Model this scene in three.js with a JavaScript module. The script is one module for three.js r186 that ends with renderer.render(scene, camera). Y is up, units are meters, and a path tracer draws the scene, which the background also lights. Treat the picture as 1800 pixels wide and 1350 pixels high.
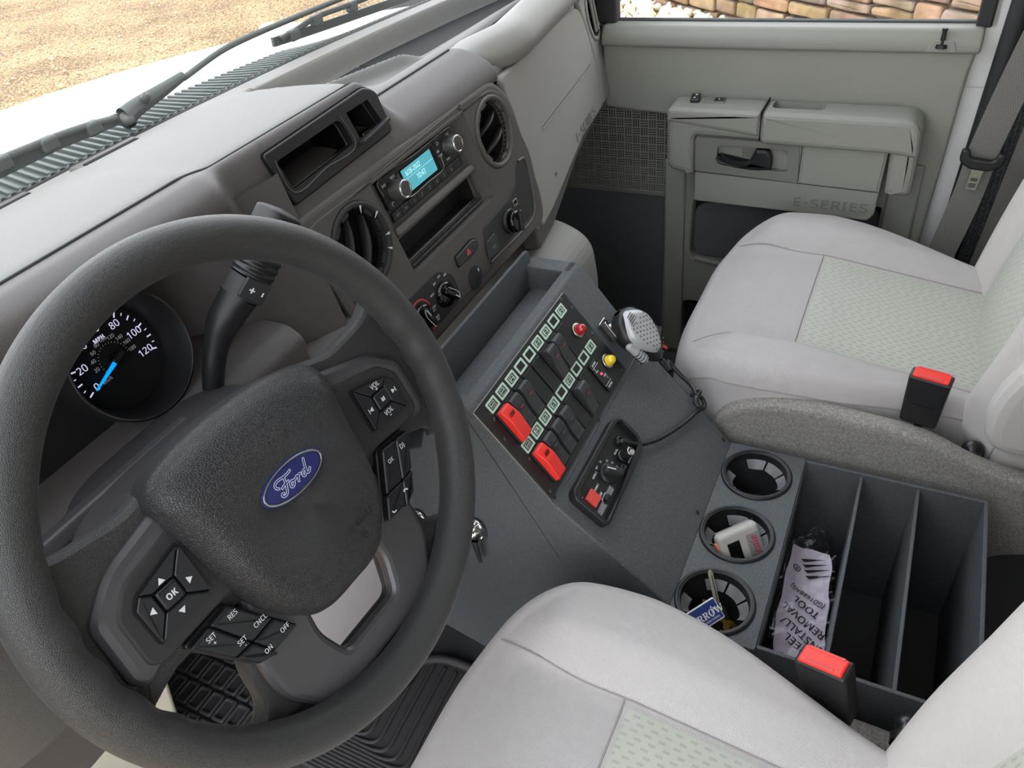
import * as THREE from 'three';
import { RoundedBoxGeometry } from 'three/addons/geometries/RoundedBoxGeometry.js';
import { mergeGeometries, toCreasedNormals } from 'three/addons/utils/BufferGeometryUtils.js';
import { FontLoader } from 'three/addons/loaders/FontLoader.js';
import { Brush, Evaluator, SUBTRACTION } from 'three-bvh-csg';
import { TextGeometry } from 'three/addons/geometries/TextGeometry.js';

// ---------- camera, sky, sun, exposure ----------
const scene = new THREE.Scene();
const camera = new THREE.PerspectiveCamera(53.06, 4 / 3, 0.02, 200);
{ // driver's eye: the photographer leans in at the driver's side and looks down across the cab
  const m = new THREE.Matrix4().makeBasis(new THREE.Vector3(0.43565, -0.11220, 0.89310), new THREE.Vector3(0.60438, 0.77174, -0.19786), new THREE.Vector3(-0.66704, 0.62597, 0.40402));
  camera.quaternion.setFromRotationMatrix(m);
  camera.position.set(-0.69, 1.2, 0);
}
const renderer = new THREE.WebGLRenderer({ antialias: true });
renderer.toneMapping = THREE.LinearToneMapping;
renderer.toneMappingExposure = 1.5;
renderer.shadowMap.enabled = true;
{ // hazy bright sky
  const W = 64, H = 64, d = new Float32Array(W * H * 4);
  for (let j = 0; j < H; j++) for (let i = 0; i < W; i++) {
    const e = Math.max(0, (j + 0.5) / H * 2 - 1), k = (j * W + i) * 4, g = Math.pow(e, 0.6);
    d[k] = 2.55 - 0.75 * g; d[k + 1] = 2.6 - 0.62 * g; d[k + 2] = 2.62 - 0.4 * g; d[k + 3] = 1;
  }
  const t = new THREE.DataTexture(d, W, H, THREE.RGBAFormat, THREE.FloatType);
  t.mapping = THREE.EquirectangularReflectionMapping; t.magFilter = t.minFilter = THREE.LinearFilter; t.needsUpdate = true;
  scene.background = t; scene.environment = t;
}
const sun = new THREE.DirectionalLight(0xfff2dd, 1.6);
sun.position.set(-3.2, 12, 5.5); sun.castShadow = true; sun.shadow.radius = 8;
Object.assign(sun.shadow.camera, { left: -10, right: 10, top: 10, bottom: -10, near: 0.5, far: 40 });
sun.name = 'sun'; scene.add(sun);

// ---------- helpers ----------
const V2 = (x, y) => new THREE.Vector2(x, y), V3 = (x, y, z) => new THREE.Vector3(x, y, z);
let seed = 7;
const rnd = () => { seed = (seed * 1664525 + 1013904223) >>> 0; return seed / 4294967296; };
const rr = (a, b) => a + (b - a) * rnd();
const lerp = (a, b, t) => a + (b - a) * t, clamp = (x, a = 0, b = 1) => Math.min(b, Math.max(a, x));
const sstep = (a, b, x) => { const t = clamp((x - a) / (b - a)); return t * t * (3 - 2 * t); };
const names = new Map();
function numbered(n) { const k = names.get(n) ?? 0; names.set(n, k + 1); return k ? n + '_' + String(k).padStart(3, '0') : n; }
function tag(o, label, category, group) { o.userData = { label, category }; if (group) o.userData.group = group; return o; }
function thing(name, label, category, pos = [0, 0, 0], tilt = 0, group) {
  const o = new THREE.Group(); o.name = numbered(name); o.position.set(...pos); o.rotation.x = -tilt; scene.add(o);
  return tag(o, label, category, group);
}
function mesh(name, geo, mat, parent, pos, rot) {
  const g = Array.isArray(geo) ? mergeAll(geo) : geo;
  const m = new THREE.Mesh(g, mat); m.castShadow = m.receiveShadow = true;
  m.name = parent ? name : numbered(name);
  if (pos) m.position.set(...pos); if (rot) m.rotation.set(...rot);
  (parent ?? scene).add(m); return m;
}
function struct(name, geo, mat, parent) { const m = mesh(name, geo, mat, parent); m.userData.kind = 'structure'; return m; }
function structGroup(name) { const g = new THREE.Group(); g.name = name; g.userData.kind = 'structure'; scene.add(g); return g; }
function strip(g) { // same attributes everywhere so that any two can be merged
  let q = g.index ? g.toNonIndexed() : g;
  for (const k of Object.keys(q.attributes)) if (!['position', 'normal', 'uv'].includes(k)) q.deleteAttribute(k);
  if (!q.attributes.normal) q.computeVertexNormals();
  if (!q.attributes.uv) q.setAttribute('uv', new THREE.BufferAttribute(new Float32Array(q.attributes.position.count * 2), 2));
  return q;
}
const mergeAll = (list) => list.length === 1 ? list[0] : mergeGeometries(list.map(strip));
const at = (g, x, y, z, rx = 0, ry = 0, rz = 0) => { g.applyMatrix4(new THREE.Matrix4().compose(V3(x, y, z), new THREE.Quaternion().setFromEuler(new THREE.Euler(rx, ry, rz)), V3(1, 1, 1))); return g; };
function metric(g, s = 1) { // uv in metres from the dominant axis of each face
  const q = strip(g), p = q.attributes.position, n = q.attributes.normal, uv = new Float32Array(p.count * 2);
  for (let i = 0; i < p.count; i += 3) {
    let ax = 0, ay = 0, az = 0;
    for (let k = 0; k < 3; k++) { ax += n.getX(i + k); ay += n.getY(i + k); az += n.getZ(i + k); }
    ax = Math.abs(ax); ay = Math.abs(ay); az = Math.abs(az);
    for (let k = 0; k < 3; k++) {
      const x = p.getX(i + k), y = p.getY(i + k), z = p.getZ(i + k), j = (i + k) * 2;
      if (az >= ax && az >= ay) { uv[j] = x * s; uv[j + 1] = y * s; } else if (ay >= ax) { uv[j] = x * s; uv[j + 1] = z * s; } else { uv[j] = z * s; uv[j + 1] = y * s; }
    }
  }
  q.setAttribute('uv', new THREE.BufferAttribute(uv, 2)); return q;
}
function box(w, h, d, x = 0, y = 0, z = 0, r = 0.002, seg = 2) {
  r = Math.min(r, w / 2.01, h / 2.01, d / 2.01);
  return metric(at(new RoundedBoxGeometry(w, h, d, seg, r), x, y, z));
}
function roundPoly(pts, r) { // closed Shape with rounded corners; r a number or one per corner
  const n = pts.length, s = new THREE.Shape();
  for (let i = 0; i < n; i++) {
    const p = V2(...pts[i]), a = V2(...pts[(i + n - 1) % n]).sub(p), b = V2(...pts[(i + 1) % n]).sub(p);
    const rad = Math.min(pts[i][2] ?? r, a.length() * 0.48, b.length() * 0.48);
    a.setLength(rad); b.setLength(rad); a.add(p); b.add(p);
    if (i) s.lineTo(a.x, a.y); else s.moveTo(a.x, a.y);
    s.quadraticCurveTo(p.x, p.y, b.x, b.y);
  }
  s.closePath(); return s;
}
const holePath = (sh) => { const h = new THREE.Path(); h.curves = sh.curves; return h; };
function circlePath(x, y, r, ry = r) { const s = new THREE.Shape(); s.absellipse(x, y, r, ry, 0, Math.PI * 2); return s; }
function plate(shape, depth, bevel = 0.001, z0 = 0, holes = [], cs = 8) { // slab whose back lies at z0 and whose front lies at z0 + depth
  shape.holes = holes.map(holePath);
  const b = Math.min(bevel, depth * 0.45);
  const g = new THREE.ExtrudeGeometry(shape, { depth: depth - 2 * b, bevelEnabled: b > 0, bevelThickness: b, bevelSize: b, bevelOffset: -b, bevelSegments: 3, curveSegments: cs });
  g.translate(0, 0, z0 + b); return metric(g);
}
const pp = (pts, r, depth, bevel, z0, holes) => plate(roundPoly(pts, r), depth, bevel, z0, holes);
const rect = (x0, y0, x1, y1) => [[x0, y0], [x1, y0], [x1, y1], [x0, y1]];
function grid(f, nu, nv, closedU = false) { // smooth surface; f(u, v) -> [x, y, z], u and v in 0..1
  const pos = [], uv = [], idx = [];
  for (let j = 0; j <= nv; j++) for (let i = 0; i <= nu; i++) pos.push(...f(i / nu, j / nv));
  const P = (i, j) => (j * (nu + 1) + i) * 3, D = (a, b) => Math.hypot(pos[a] - pos[b], pos[a + 1] - pos[b + 1], pos[a + 2] - pos[b + 2]);
  const mu = [0], mv = [0], mi = nu >> 1, mj = nv >> 1;
  for (let i = 1; i <= nu; i++) mu[i] = mu[i - 1] + D(P(i, mj), P(i - 1, mj));
  for (let j = 1; j <= nv; j++) mv[j] = mv[j - 1] + D(P(mi, j), P(mi, j - 1));
  for (let j = 0; j <= nv; j++) for (let i = 0; i <= nu; i++) uv.push(mu[i], mv[j]);
  for (let j = 0; j < nv; j++) for (let i = 0; i < nu; i++) { const a = j * (nu + 1) + i, b = a + 1, c = a + nu + 1, d = c + 1; idx.push(a, b, d, a, d, c); }
  const g = new THREE.BufferGeometry();
  g.setAttribute('position', new THREE.Float32BufferAttribute(pos, 3)); g.setAttribute('uv', new THREE.Float32BufferAttribute(uv, 2));
  g.setIndex(idx); g.computeVertexNormals();
  if (closedU) { const n = g.attributes.normal; for (let j = 0; j <= nv; j++) { const a = j * (nu + 1), b = a + nu, s = V3(n.getX(a) + n.getX(b), n.getY(a) + n.getY(b), n.getZ(a) + n.getZ(b)).normalize(); n.setXYZ(a, s.x, s.y, s.z); n.setXYZ(b, s.x, s.y, s.z); } }
  return g;
}
function carve(geo, cutter) { const a = new Brush(geo), b = new Brush(strip(cutter)); a.updateMatrixWorld(); b.updateMatrixWorld(); const e = new Evaluator(); e.attributes = ['position', 'normal', 'uv']; e.useGroups = false; return metric(e.evaluate(a, b, SUBTRACTION).geometry); }
function prismX(profile, x0, x1, bevel = 0.003, r = 0.006) { // profile [[z, y], ...] swept along x
  const s = roundPoly(profile.map(([z, y, q]) => q === undefined ? [-z, y] : [-z, y, q]), r);
  const b = bevel, g = new THREE.ExtrudeGeometry(s, { depth: x1 - x0 - 2 * b, bevelEnabled: b > 0, bevelThickness: b, bevelSize: b, bevelOffset: -b, bevelSegments: 3, curveSegments: 6 });
  g.rotateY(Math.PI / 2); g.translate(x0 + b, 0, 0); return metric(g);
}
function tube(pts, r, seg = 40, rad = 8, closed = false) {
  const c = new THREE.CatmullRomCurve3(pts.map((p) => V3(...p)), closed, 'centripetal');
  return strip(new THREE.TubeGeometry(c, seg, r, rad, closed));
}
const cyl = (r0, r1, h, x, y, z, rx = 0, ry = 0, rz = 0, n = 28) => at(strip(new THREE.CylinderGeometry(r0, r1, h, n)), x, y, z, rx, ry, rz);
const lathe = (pts, n = 40) => strip(new THREE.LatheGeometry(pts.map(([r, y]) => V2(r, y)), n)); // axis y
const latheZ = (pts, x, y, z, n = 40) => at(lathe(pts, n), x, y, z, Math.PI / 2); // axis turned to z
const fonts = {};
for (const f of ['sans_bold', 'sans_regular', 'serif_bold']) fonts[f] = await new FontLoader().loadAsync('fonts/droid/droid_' + f + '.typeface.json');
function txt(s, size, x, y, z, { font = 'sans_regular', rot = 0, deep = 0.0002, squash = 1, slant = 0 } = {}) { // flat lettering centred on x, y, standing out from z
  const g = new TextGeometry(s, { font: fonts[font], size, depth: deep, curveSegments: 3, bevelEnabled: false });
  g.computeBoundingBox(); const b = g.boundingBox;
  g.translate(-(b.min.x + b.max.x) / 2, -(b.min.y + b.max.y) / 2, 0); g.scale(squash, 1, 1);
  if (slant) g.applyMatrix4(new THREE.Matrix4().makeShear(0, 0, slant, 0, 0, 0));
  return at(strip(g), x, y, z, 0, 0, rot);
}
// ---------- procedural textures ----------
function tex(N, f, srgb = false) { // f(u, v) -> grey or [r, g, b] in 0..1
  const d = new Uint8Array(N * N * 4);
  for (let j = 0; j < N; j++) for (let i = 0; i < N; i++) {
    const c = f(i / N, j / N, i, j), k = (j * N + i) * 4, a = Array.isArray(c) ? c : [c, c, c];
    d[k] = clamp(a[0]) * 255; d[k + 1] = clamp(a[1]) * 255; d[k + 2] = clamp(a[2]) * 255; d[k + 3] = 255;
  }
  const t = new THREE.DataTexture(d, N, N); t.wrapS = t.wrapT = THREE.RepeatWrapping; t.magFilter = THREE.LinearFilter; t.minFilter = THREE.LinearMipmapLinearFilter; t.generateMipmaps = true;
  if (srgb) t.colorSpace = THREE.SRGBColorSpace; t.needsUpdate = true; return t;
}
const rep = (t, metres) => { const q = t.clone(); q.repeat.set(1 / metres, 1 / metres); q.needsUpdate = true; return q; };
const hash = (x, y, s = 0) => { let h = Math.imul(x, 374761393) ^ Math.imul(y, 668265263) ^ Math.imul(s + 11, 2246822519); h = Math.imul(h ^ (h >>> 13), 1274126177); return ((h ^ (h >>> 16)) >>> 0) / 4294967296; };
function vnoise(u, v, n, s) { // tileable value noise with n cells a side
  const x = u * n, y = v * n, i = Math.floor(x), j = Math.floor(y), a = x - i, b = y - j, p = a * a * (3 - 2 * a), q = b * b * (3 - 2 * b), m = (k) => ((k % n) + n) % n;
  return lerp(lerp(hash(m(i), m(j), s), hash(m(i + 1), m(j), s), p), lerp(hash(m(i), m(j + 1), s), hash(m(i + 1), m(j + 1), s), p), q);
}
const fbm = (u, v, n, s, o = 4) => { let a = 0, w = 0.5; for (let k = 0; k < o; k++, w /= 2, n *= 2) a += w * vnoise(u, v, n, s + k); return a / (1 - w * 2 + 1e-9) * 1; };
function worley(u, v, n, s) { // tileable cellular noise: [nearest, second nearest]
  const x = u * n, y = v * n, i = Math.floor(x), j = Math.floor(y); let a = 9, b = 9, id = 0; const m = (k) => ((k % n) + n) % n;
  for (let dj = -1; dj <= 1; dj++) for (let di = -1; di <= 1; di++) {
    const ci = m(i + di), cj = m(j + dj), d = Math.hypot(i + di + hash(ci, cj, s) - x, j + dj + hash(ci, cj, s + 1) - y);
    if (d < a) { b = a; a = d; id = hash(ci, cj, s + 2); } else if (d < b) b = d;
  }
  return [a, b, id];
}
const leatherT = tex(256, (u, v) => { const w = worley(u, v, 26, 3); return 0.2 + 0.9 * sstep(0, 0.35, w[1] - w[0]) * (0.8 + 0.3 * vnoise(u, v, 40, 9)); });
const grainT = tex(256, (u, v) => fbm(u, v, 48, 5, 3));
const weaveT = tex(256, (u, v, i, j) => 0.5 + 0.25 * Math.sin(u * Math.PI * 2 * 20) * Math.sin(v * Math.PI * 2 * 20) + 0.18 * Math.sin((u + v) * Math.PI * 2 * 20) + 0.2 * (hash(i, j, 2) - 0.5));
const seatT = tex(256, (u, v, i, j) => { const k = 0.718 + 0.05 * Math.sin(u * Math.PI * 2 * 20) * Math.sin(v * Math.PI * 2 * 20) + 0.035 * Math.sin((u + v) * Math.PI * 2 * 20) + 0.03 * (hash(i, j, 2) - 0.5); return [k * 1.015, k * 0.985, k * 0.978]; }, true);
const ribT = tex(256, (u, v, i, j) => 0.5 + 0.4 * Math.sin(v * Math.PI * 2 * 26) + 0.15 * (hash(i, j, 2) - 0.5));
const insertT = tex(512, (u, v, i, j) => { // short broken dashes in staggered rows
  const r = Math.floor(u * 14), x = v * 7 + (r % 2) * 0.5 + hash(r, 3) * 0.35, c = Math.floor(x), fx = x - c, fy = u * 14 - r; // dashes run along v
  const dash = sstep(0.12, 0.2, fx) * (1 - sstep(0.62, 0.7, fx)) * sstep(0.2, 0.35, fy) * (1 - sstep(0.6, 0.75, fy)) * (0.55 + 0.45 * Math.sin(v * Math.PI * 2 * 64));
  return [0.72 - 0.12 * dash + 0.04 * (hash(i, j) - 0.5), 0.728 - 0.115 * dash + 0.04 * (hash(i, j) - 0.5), 0.685 - 0.12 * dash + 0.04 * (hash(i, j) - 0.5)];
}, true);
const speckT = tex(512, (u, v, i, j) => { const w = worley(u, v, 110, 4), s = w[2] > 0.66 ? (1 - sstep(0.12, 0.42, w[0])) * (w[2] - 0.6) * 0.75 : 0, n = 0.03 * (fbm(u, v, 60, 8, 3) - 0.5); return [0.315 + s * 1.0 + n, 0.330 + s * 1.0 + n, 0.342 + s * 1.0 + n]; }, true);
const speckB = tex(512, (u, v) => { const w = worley(u, v, 90, 6); return 0.7 * (1 - w[0]) + 0.3 * vnoise(u, v, 120, 2); });
const carpetT = tex(512, (u, v, i, j) => { const n = fbm(u, v, 64, 12, 4), k = 0.665 + 0.3 * (n - 0.5) + 0.16 * (hash(i, j, 4) - 0.5); return [k * 1.01, k * 0.985, k * 0.945]; }, true);
const carpetB = tex(512, (u, v, i, j) => 0.6 * fbm(u, v, 90, 14, 3) + 0.4 * hash(i, j, 5));
const darkKnitT = tex(256, (u, v, i, j) => { const k = 0.2 + 0.22 * (fbm(u, v, 40, 17, 4) - 0.4) + 0.14 * Math.pow(Math.abs(Math.sin(u * Math.PI * 16)), 6) * hash(i >> 1, j >> 1, 7); return [k, k * 1.03, k * 1.04]; }, true);
const beltT = tex(256, (u, v, i, j) => { const c = Math.floor(v * 12), d = Math.abs(((u * 12 + (c % 2) * 0.5) % 1) - 0.5) < 0.2 && Math.abs(((v * 12) % 1) - 0.5) < 0.16 ? 0.13 : 0; const k = 0.43 + d + 0.05 * Math.sin(u * Math.PI * 2 * 40); return [k, k * 0.98, k * 0.94]; }, true);
const gravelT = tex(1024, (u, v, i, j) => {
  const w = worley(u, v, 150, 21), q = worley(u, v, 52, 25), n = fbm(u, v, 6, 31, 5) - 0.5;
  let k = 0.535 + 0.22 * (w[2] - 0.5) + 0.26 * n - 0.26 * sstep(0.45, 0.75, w[0]); if (q[2] > 0.8) k += 0.18 * (1 - sstep(0.2, 0.4, q[0])) * (hash(Math.floor(q[2] * 999), 1) - 0.35);
  const h = 0.5 + 0.5 * (hash(Math.floor(w[2] * 4096), 7) - 0.5) + 0.5 * n; return [k * 1.12, k * (0.9 + 0.06 * h), k * (0.6 + 0.14 * h)];
}, true);
const gravelB = tex(1024, (u, v) => { const w = worley(u, v, 150, 21), q = worley(u, v, 52, 25); return 0.5 * (1 - w[0]) + (q[2] > 0.8 ? 0.5 * (1 - sstep(0.2, 0.45, q[0])) : 0); });
const stoneB = tex(512, (u, v) => 0.65 * fbm(u, v, 6, 41, 6) + 0.35 * (1 - worley(u, v, 9, 44)[0]));
const stoneC = tex(512, (u, v) => { const n = fbm(u, v, 5, 47, 6), k = 0.78 + 0.5 * (n - 0.5); return [k, k * (0.97 + 0.06 * (vnoise(u, v, 7, 50) - 0.5)), k * (0.92 + 0.2 * (vnoise(u, v, 5, 51) - 0.5))]; }, true);
// ---------- materials ----------
const M = {};
function mat(name, color, rough, o = {}) {
  const { bump, bumpM = 0.02, bumpScale = 0.0004, map, mapM = 0.1, ...rest } = o, C = rest.clearcoat || rest.transmission || rest.sheen ? THREE.MeshPhysicalMaterial : THREE.MeshStandardMaterial;
  const m = new C({ color, roughness: rough, ...rest }); m.name = name;
  if (map) m.map = rep(map, mapM); if (bump) { m.bumpMap = rep(bump, bumpM); m.bumpScale = bumpScale; }
  return M[name] = m;
}
mat('dashTop', '#7b7a76', 0.55, { bump: leatherT, bumpM: 0.032, bumpScale: 0.00018 });
mat('dashDark', '#5b5654', 0.5, { bump: leatherT, bumpM: 0.032, bumpScale: 0.00016 });
mat('dashMid', '#918f89', 0.5, { bump: leatherT, bumpM: 0.032, bumpScale: 0.00012 });
mat('dashSeam', '#2a2827', 0.8);
mat('bezel', '#55514e', 0.42, { bump: grainT, bumpM: 0.02, bumpScale: 0.00006 });
mat('black', '#1d1d1e', 0.42);
mat('blackMatt', '#161616', 0.75);
mat('void', '#060606', 0.95);
mat('gloss', '#0d0d0e', 0.14);
mat('softBlack', '#2b2b2c', 0.55, { bump: grainT, bumpM: 0.012, bumpScale: 0.00006 });
mat('wheelSkin', '#333333', 0.4, { sheen: 0.32, sheenRoughness: 0.45, sheenColor: new THREE.Color(0.55, 0.55, 0.56), bump: leatherT, bumpM: 0.03, bumpScale: 0.00028 });
mat('airbagSkin', '#252527', 0.34, { sheen: 0.12, sheenRoughness: 0.4, sheenColor: new THREE.Color(0.5, 0.5, 0.52), bump: leatherT, bumpM: 0.04, bumpScale: 0.00038 });
mat('wheelTrim', '#514f52', 0.32, { metalness: 0.3, bump: grainT, bumpM: 0.008, bumpScale: 0.00004 });
mat('button', '#1b1c20', 0.36);
mat('white', '#e9e9ea', 0.5);
mat('legend', '#d8dade', 0.55);
mat('dimLegend', '#8f9092', 0.6);
mat('chrome', '#d6d6d4', 0.12, { metalness: 1 });
mat('steel', '#b6b2a8', 0.28, { metalness: 1 });
mat('screw', '#4a4a4c', 0.35, { metalness: 0.8 });
mat('cupRubber', '#77787a', 0.45);
mat('liner', '#ffffff', 0.62, { map: speckT, mapM: 0.09, bump: speckB, bumpM: 0.06, bumpScale: 0.0003 });
mat('panelBlack', '#202122', 0.42, { bump: grainT, bumpM: 0.015, bumpScale: 0.00004 });
mat('switchBlack', '#343537', 0.38);
mat('red', '#f2382f', 0.38);
mat('redSoft', '#d84a45', 0.5);
mat('doorGrey', '#8d8d84', 0.52, { bump: leatherT, bumpM: 0.03, bumpScale: 0.00012 });
mat('doorDark', '#77776f', 0.5, { bump: leatherT, bumpM: 0.03, bumpScale: 0.0001 });
mat('kick', '#56585b', 0.6, { bump: grainT, bumpM: 0.02, bumpScale: 0.0001 });
mat('seat', '#ffffff', 0.92, { map: seatT, mapM: 0.045, bump: weaveT, bumpM: 0.045, bumpScale: 0.0007, sheen: 0.2, sheenRoughness: 0.6, sheenColor: new THREE.Color(0.7, 0.7, 0.7) });
mat('seatRib', '#c4bfbb', 0.92, { bump: ribT, bumpM: 0.045, bumpScale: 0.00035 });
mat('insert', '#ffffff', 0.92, { map: insertT, mapM: 0.1, bump: weaveT, bumpM: 0.03, bumpScale: 0.0002 });
mat('seam', '#98938f', 0.9);
mat('carpet', '#ffffff', 1, { map: carpetT, mapM: 0.11, bump: carpetB, bumpM: 0.09, bumpScale: 0.003 });
mat('darkKnit', '#ffffff', 0.95, { map: darkKnitT, mapM: 0.12 });
mat('belt', '#ffffff', 0.6, { map: beltT, mapM: 0.045 });
mat('rubber', '#262627', 0.62, { bump: grainT, bumpM: 0.02, bumpScale: 0.00015 });
mat('rubberMat', '#474445', 0.55, { bump: grainT, bumpM: 0.015, bumpScale: 0.00012 });
mat('paint', '#eeeeec', 0.3, { clearcoat: 0.6 });
mat('headliner', '#b9b7b0', 0.95);
mat('cowl', '#4c5452', 0.6);
mat('wiper', '#3b4240', 0.5);
mat('gravel', '#ffffff', 0.95, { map: gravelT, mapM: 3.2, bump: gravelB, bumpM: 3.2, bumpScale: 0.012 });
mat('mortar', '#86735c', 0.95);
mat('plateGrey', '#d6ced1', 0.6);
mat('beige', '#d2cbb9', 0.9, { bump: carpetB, bumpM: 0.06, bumpScale: 0.0004 });
mat('glass', '#ffffff', 0.02, { transmission: 1, ior: 1.45, thickness: 0, side: THREE.DoubleSide });
// ================= the cab's shell =================
struct('floor', box(1.76, 0.05, 2.3, 0.02, -0.026, 0.12, 0.004), M.kick);
struct('wall_front', box(1.76, 0.86, 0.05, 0.02, 0.41, -1.03, 0.004), M.kick);
struct('wall_back', box(1.76, 1.68, 0.05, 0.02, 0.82, 1.28, 0.004), M.headliner);
struct('ceiling', at(box(1.76, 0.05, 1.74, 0, 0, 0, 0.02), 0.02, 1.645, 0.43), M.headliner);
struct('wall_left', [box(0.06, 1.66, 0.92, -0.88, 0.8, 0.82, 0.02), box(0.06, 0.16, 1.45, -0.9, 0.0, -0.35, 0.02)], M.doorGrey);
{ // right side behind the door: carpeted pillar with the white body edge and the rubber seal
  const w = structGroup('wall_right');
  mesh('pillar_trim', [box(0.05, 1.66, 1.16, 0.87, 0.8, 0.70, 0.01)], M.darkKnit, w);
  mesh('white_jamb', [box(0.05, 0.84, 0.13, 0.895, 0.33, 0.055, 0.008), box(0.05, 0.97, 0.068, 0.893, 1.15, 0.089, 0.008)], M.paint, w);
  mesh('door_seal', tube([[0.848, -0.05, 0.094], [0.848, 0.4, 0.098], [0.848, 0.62, 0.106], [0.842, 0.9, 0.117], [0.822, 1.3, 0.137], [0.80, 1.6, 0.157]], 0.019, 40, 10), M.rubber, w);
  mesh('header', box(0.06, 0.16, 0.9, 0.84, 1.58, -0.2, 0.02), M.headliner, w);
  mesh('lower_sill', box(0.06, 0.1, 0.7, 0.9, -0.02, -0.3, 0.01), M.doorGrey, w);
}
// windshield, its black edge and the pillars beside it
const zBase = (x) => -0.872 + 0.13 * Math.pow(x + 0.08, 2), yBase = (x) => 0.889 - 0.006 * x;
{
  const g = grid((u, v) => { const x = lerp(-0.82, 0.82, u); return [x * (1 - 0.09 * v), yBase(x) - 0.01 + 0.66 * v, zBase(x) - 0.008 + (0.46 - 0.05 * u * (1 - u)) * v]; }, 24, 6);
  struct('window_1', g, M.glass);
  const ring = []; for (let k = 0; k <= 24; k++) { const x = lerp(-0.83, 0.83, k / 24); ring.push([x, yBase(x) - 0.004, zBase(x) - 0.002]); }
  struct('trim_1', tube(ring, 0.0065, 60, 8), M.rubber);
  for (const s of [-1, 1]) struct(s < 0 ? 'trim_2' : 'trim_3', tube([[s * 0.845, 0.78, -0.80], [s * 0.835, 0.92, -0.78], [s * 0.80, 1.25, -0.56], [s * 0.755, 1.6, -0.33]], 0.032, 24, 12), s < 0 ? M.headliner : M.kick);
}
struct('trim_5', box(0.05, 0.26, 0.10, 0.885, 0.82, -0.645, 0.012), M.kick);
// ================= outside =================
{
  const g = grid((u, v) => [lerp(-40, 40, u), -0.76 + 0.02 * Math.sin(u * 60) * Math.sin(v * 47), lerp(-45, 30, v)], 80, 80);
  const p = g.attributes.position, uv = g.attributes.uv; for (let i = 0; i < p.count; i++) uv.setXY(i, p.getX(i), p.getZ(i));
  struct('ground', g, M.gravel);
}
{ // loose stones on the gravel in view
  const n = 2600, im = new THREE.InstancedMesh(new THREE.IcosahedronGeometry(1, 0), mat('pebble', '#ffffff', 0.95), n), m = new THREE.Matrix4(), c = new THREE.Color();
  im.name = 'loose_gravel'; im.castShadow = im.receiveShadow = true;
  for (let i = 0; i < n; i++) {
    const s = rr(0.008, 0.02) * (rnd() < 0.06 ? 1.6 : 1);
    m.compose(V3(rr(1.2, 9), -0.76 + s * 0.2, rr(-14, -2)), new THREE.Quaternion().setFromEuler(new THREE.Euler(rr(0, 6), rr(0, 6), rr(0, 6))), V3(s, s * 0.6, s * rr(0.7, 1.2)));
    im.setMatrixAt(i, m); im.setColorAt(i, c.setHSL(rr(0.07, 0.12), rr(0.25, 0.45), rr(0.3, 0.5)));
  }
  im.userData.kind = 'stuff'; im.userData.label = 'small loose tan stones scattered on the gravel yard beyond the windshield'; im.userData.category = 'gravel'; scene.add(im);
}
{ // pale cobbles along the foot of the stone wall
  const n = 2200, im = new THREE.InstancedMesh(new THREE.IcosahedronGeometry(1, 1), mat('cobble', '#ffffff', 0.9), n), m = new THREE.Matrix4(), c = new THREE.Color();
  im.name = 'cobbles'; im.castShadow = im.receiveShadow = true;
  for (let i = 0; i < n; i++) {
    const s = rr(-2.5, 4), o = rr(0.02, 1.5), r = rr(0.025, 0.055);
    m.compose(V3(6.785 - 0.593 * s - 0.805 * o, -0.745 + r * 0.3, -2.135 + 0.805 * s - 0.593 * o), new THREE.Quaternion().setFromEuler(new THREE.Euler(rr(0, 6), rr(0, 6), rr(0, 6))), V3(r * rr(0.8, 1.3), r * 0.7, r));
    im.setMatrixAt(i, m); im.setColorAt(i, c.setHSL(rr(0.09, 0.13), rr(0.12, 0.35), rr(0.5, 0.68)));
  }
  im.userData.kind = 'stuff'; im.userData.label = 'pale cream cobbles strewn along the foot of the stone wall'; im.userData.category = 'cobbles'; scene.add(im);
}
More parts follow.
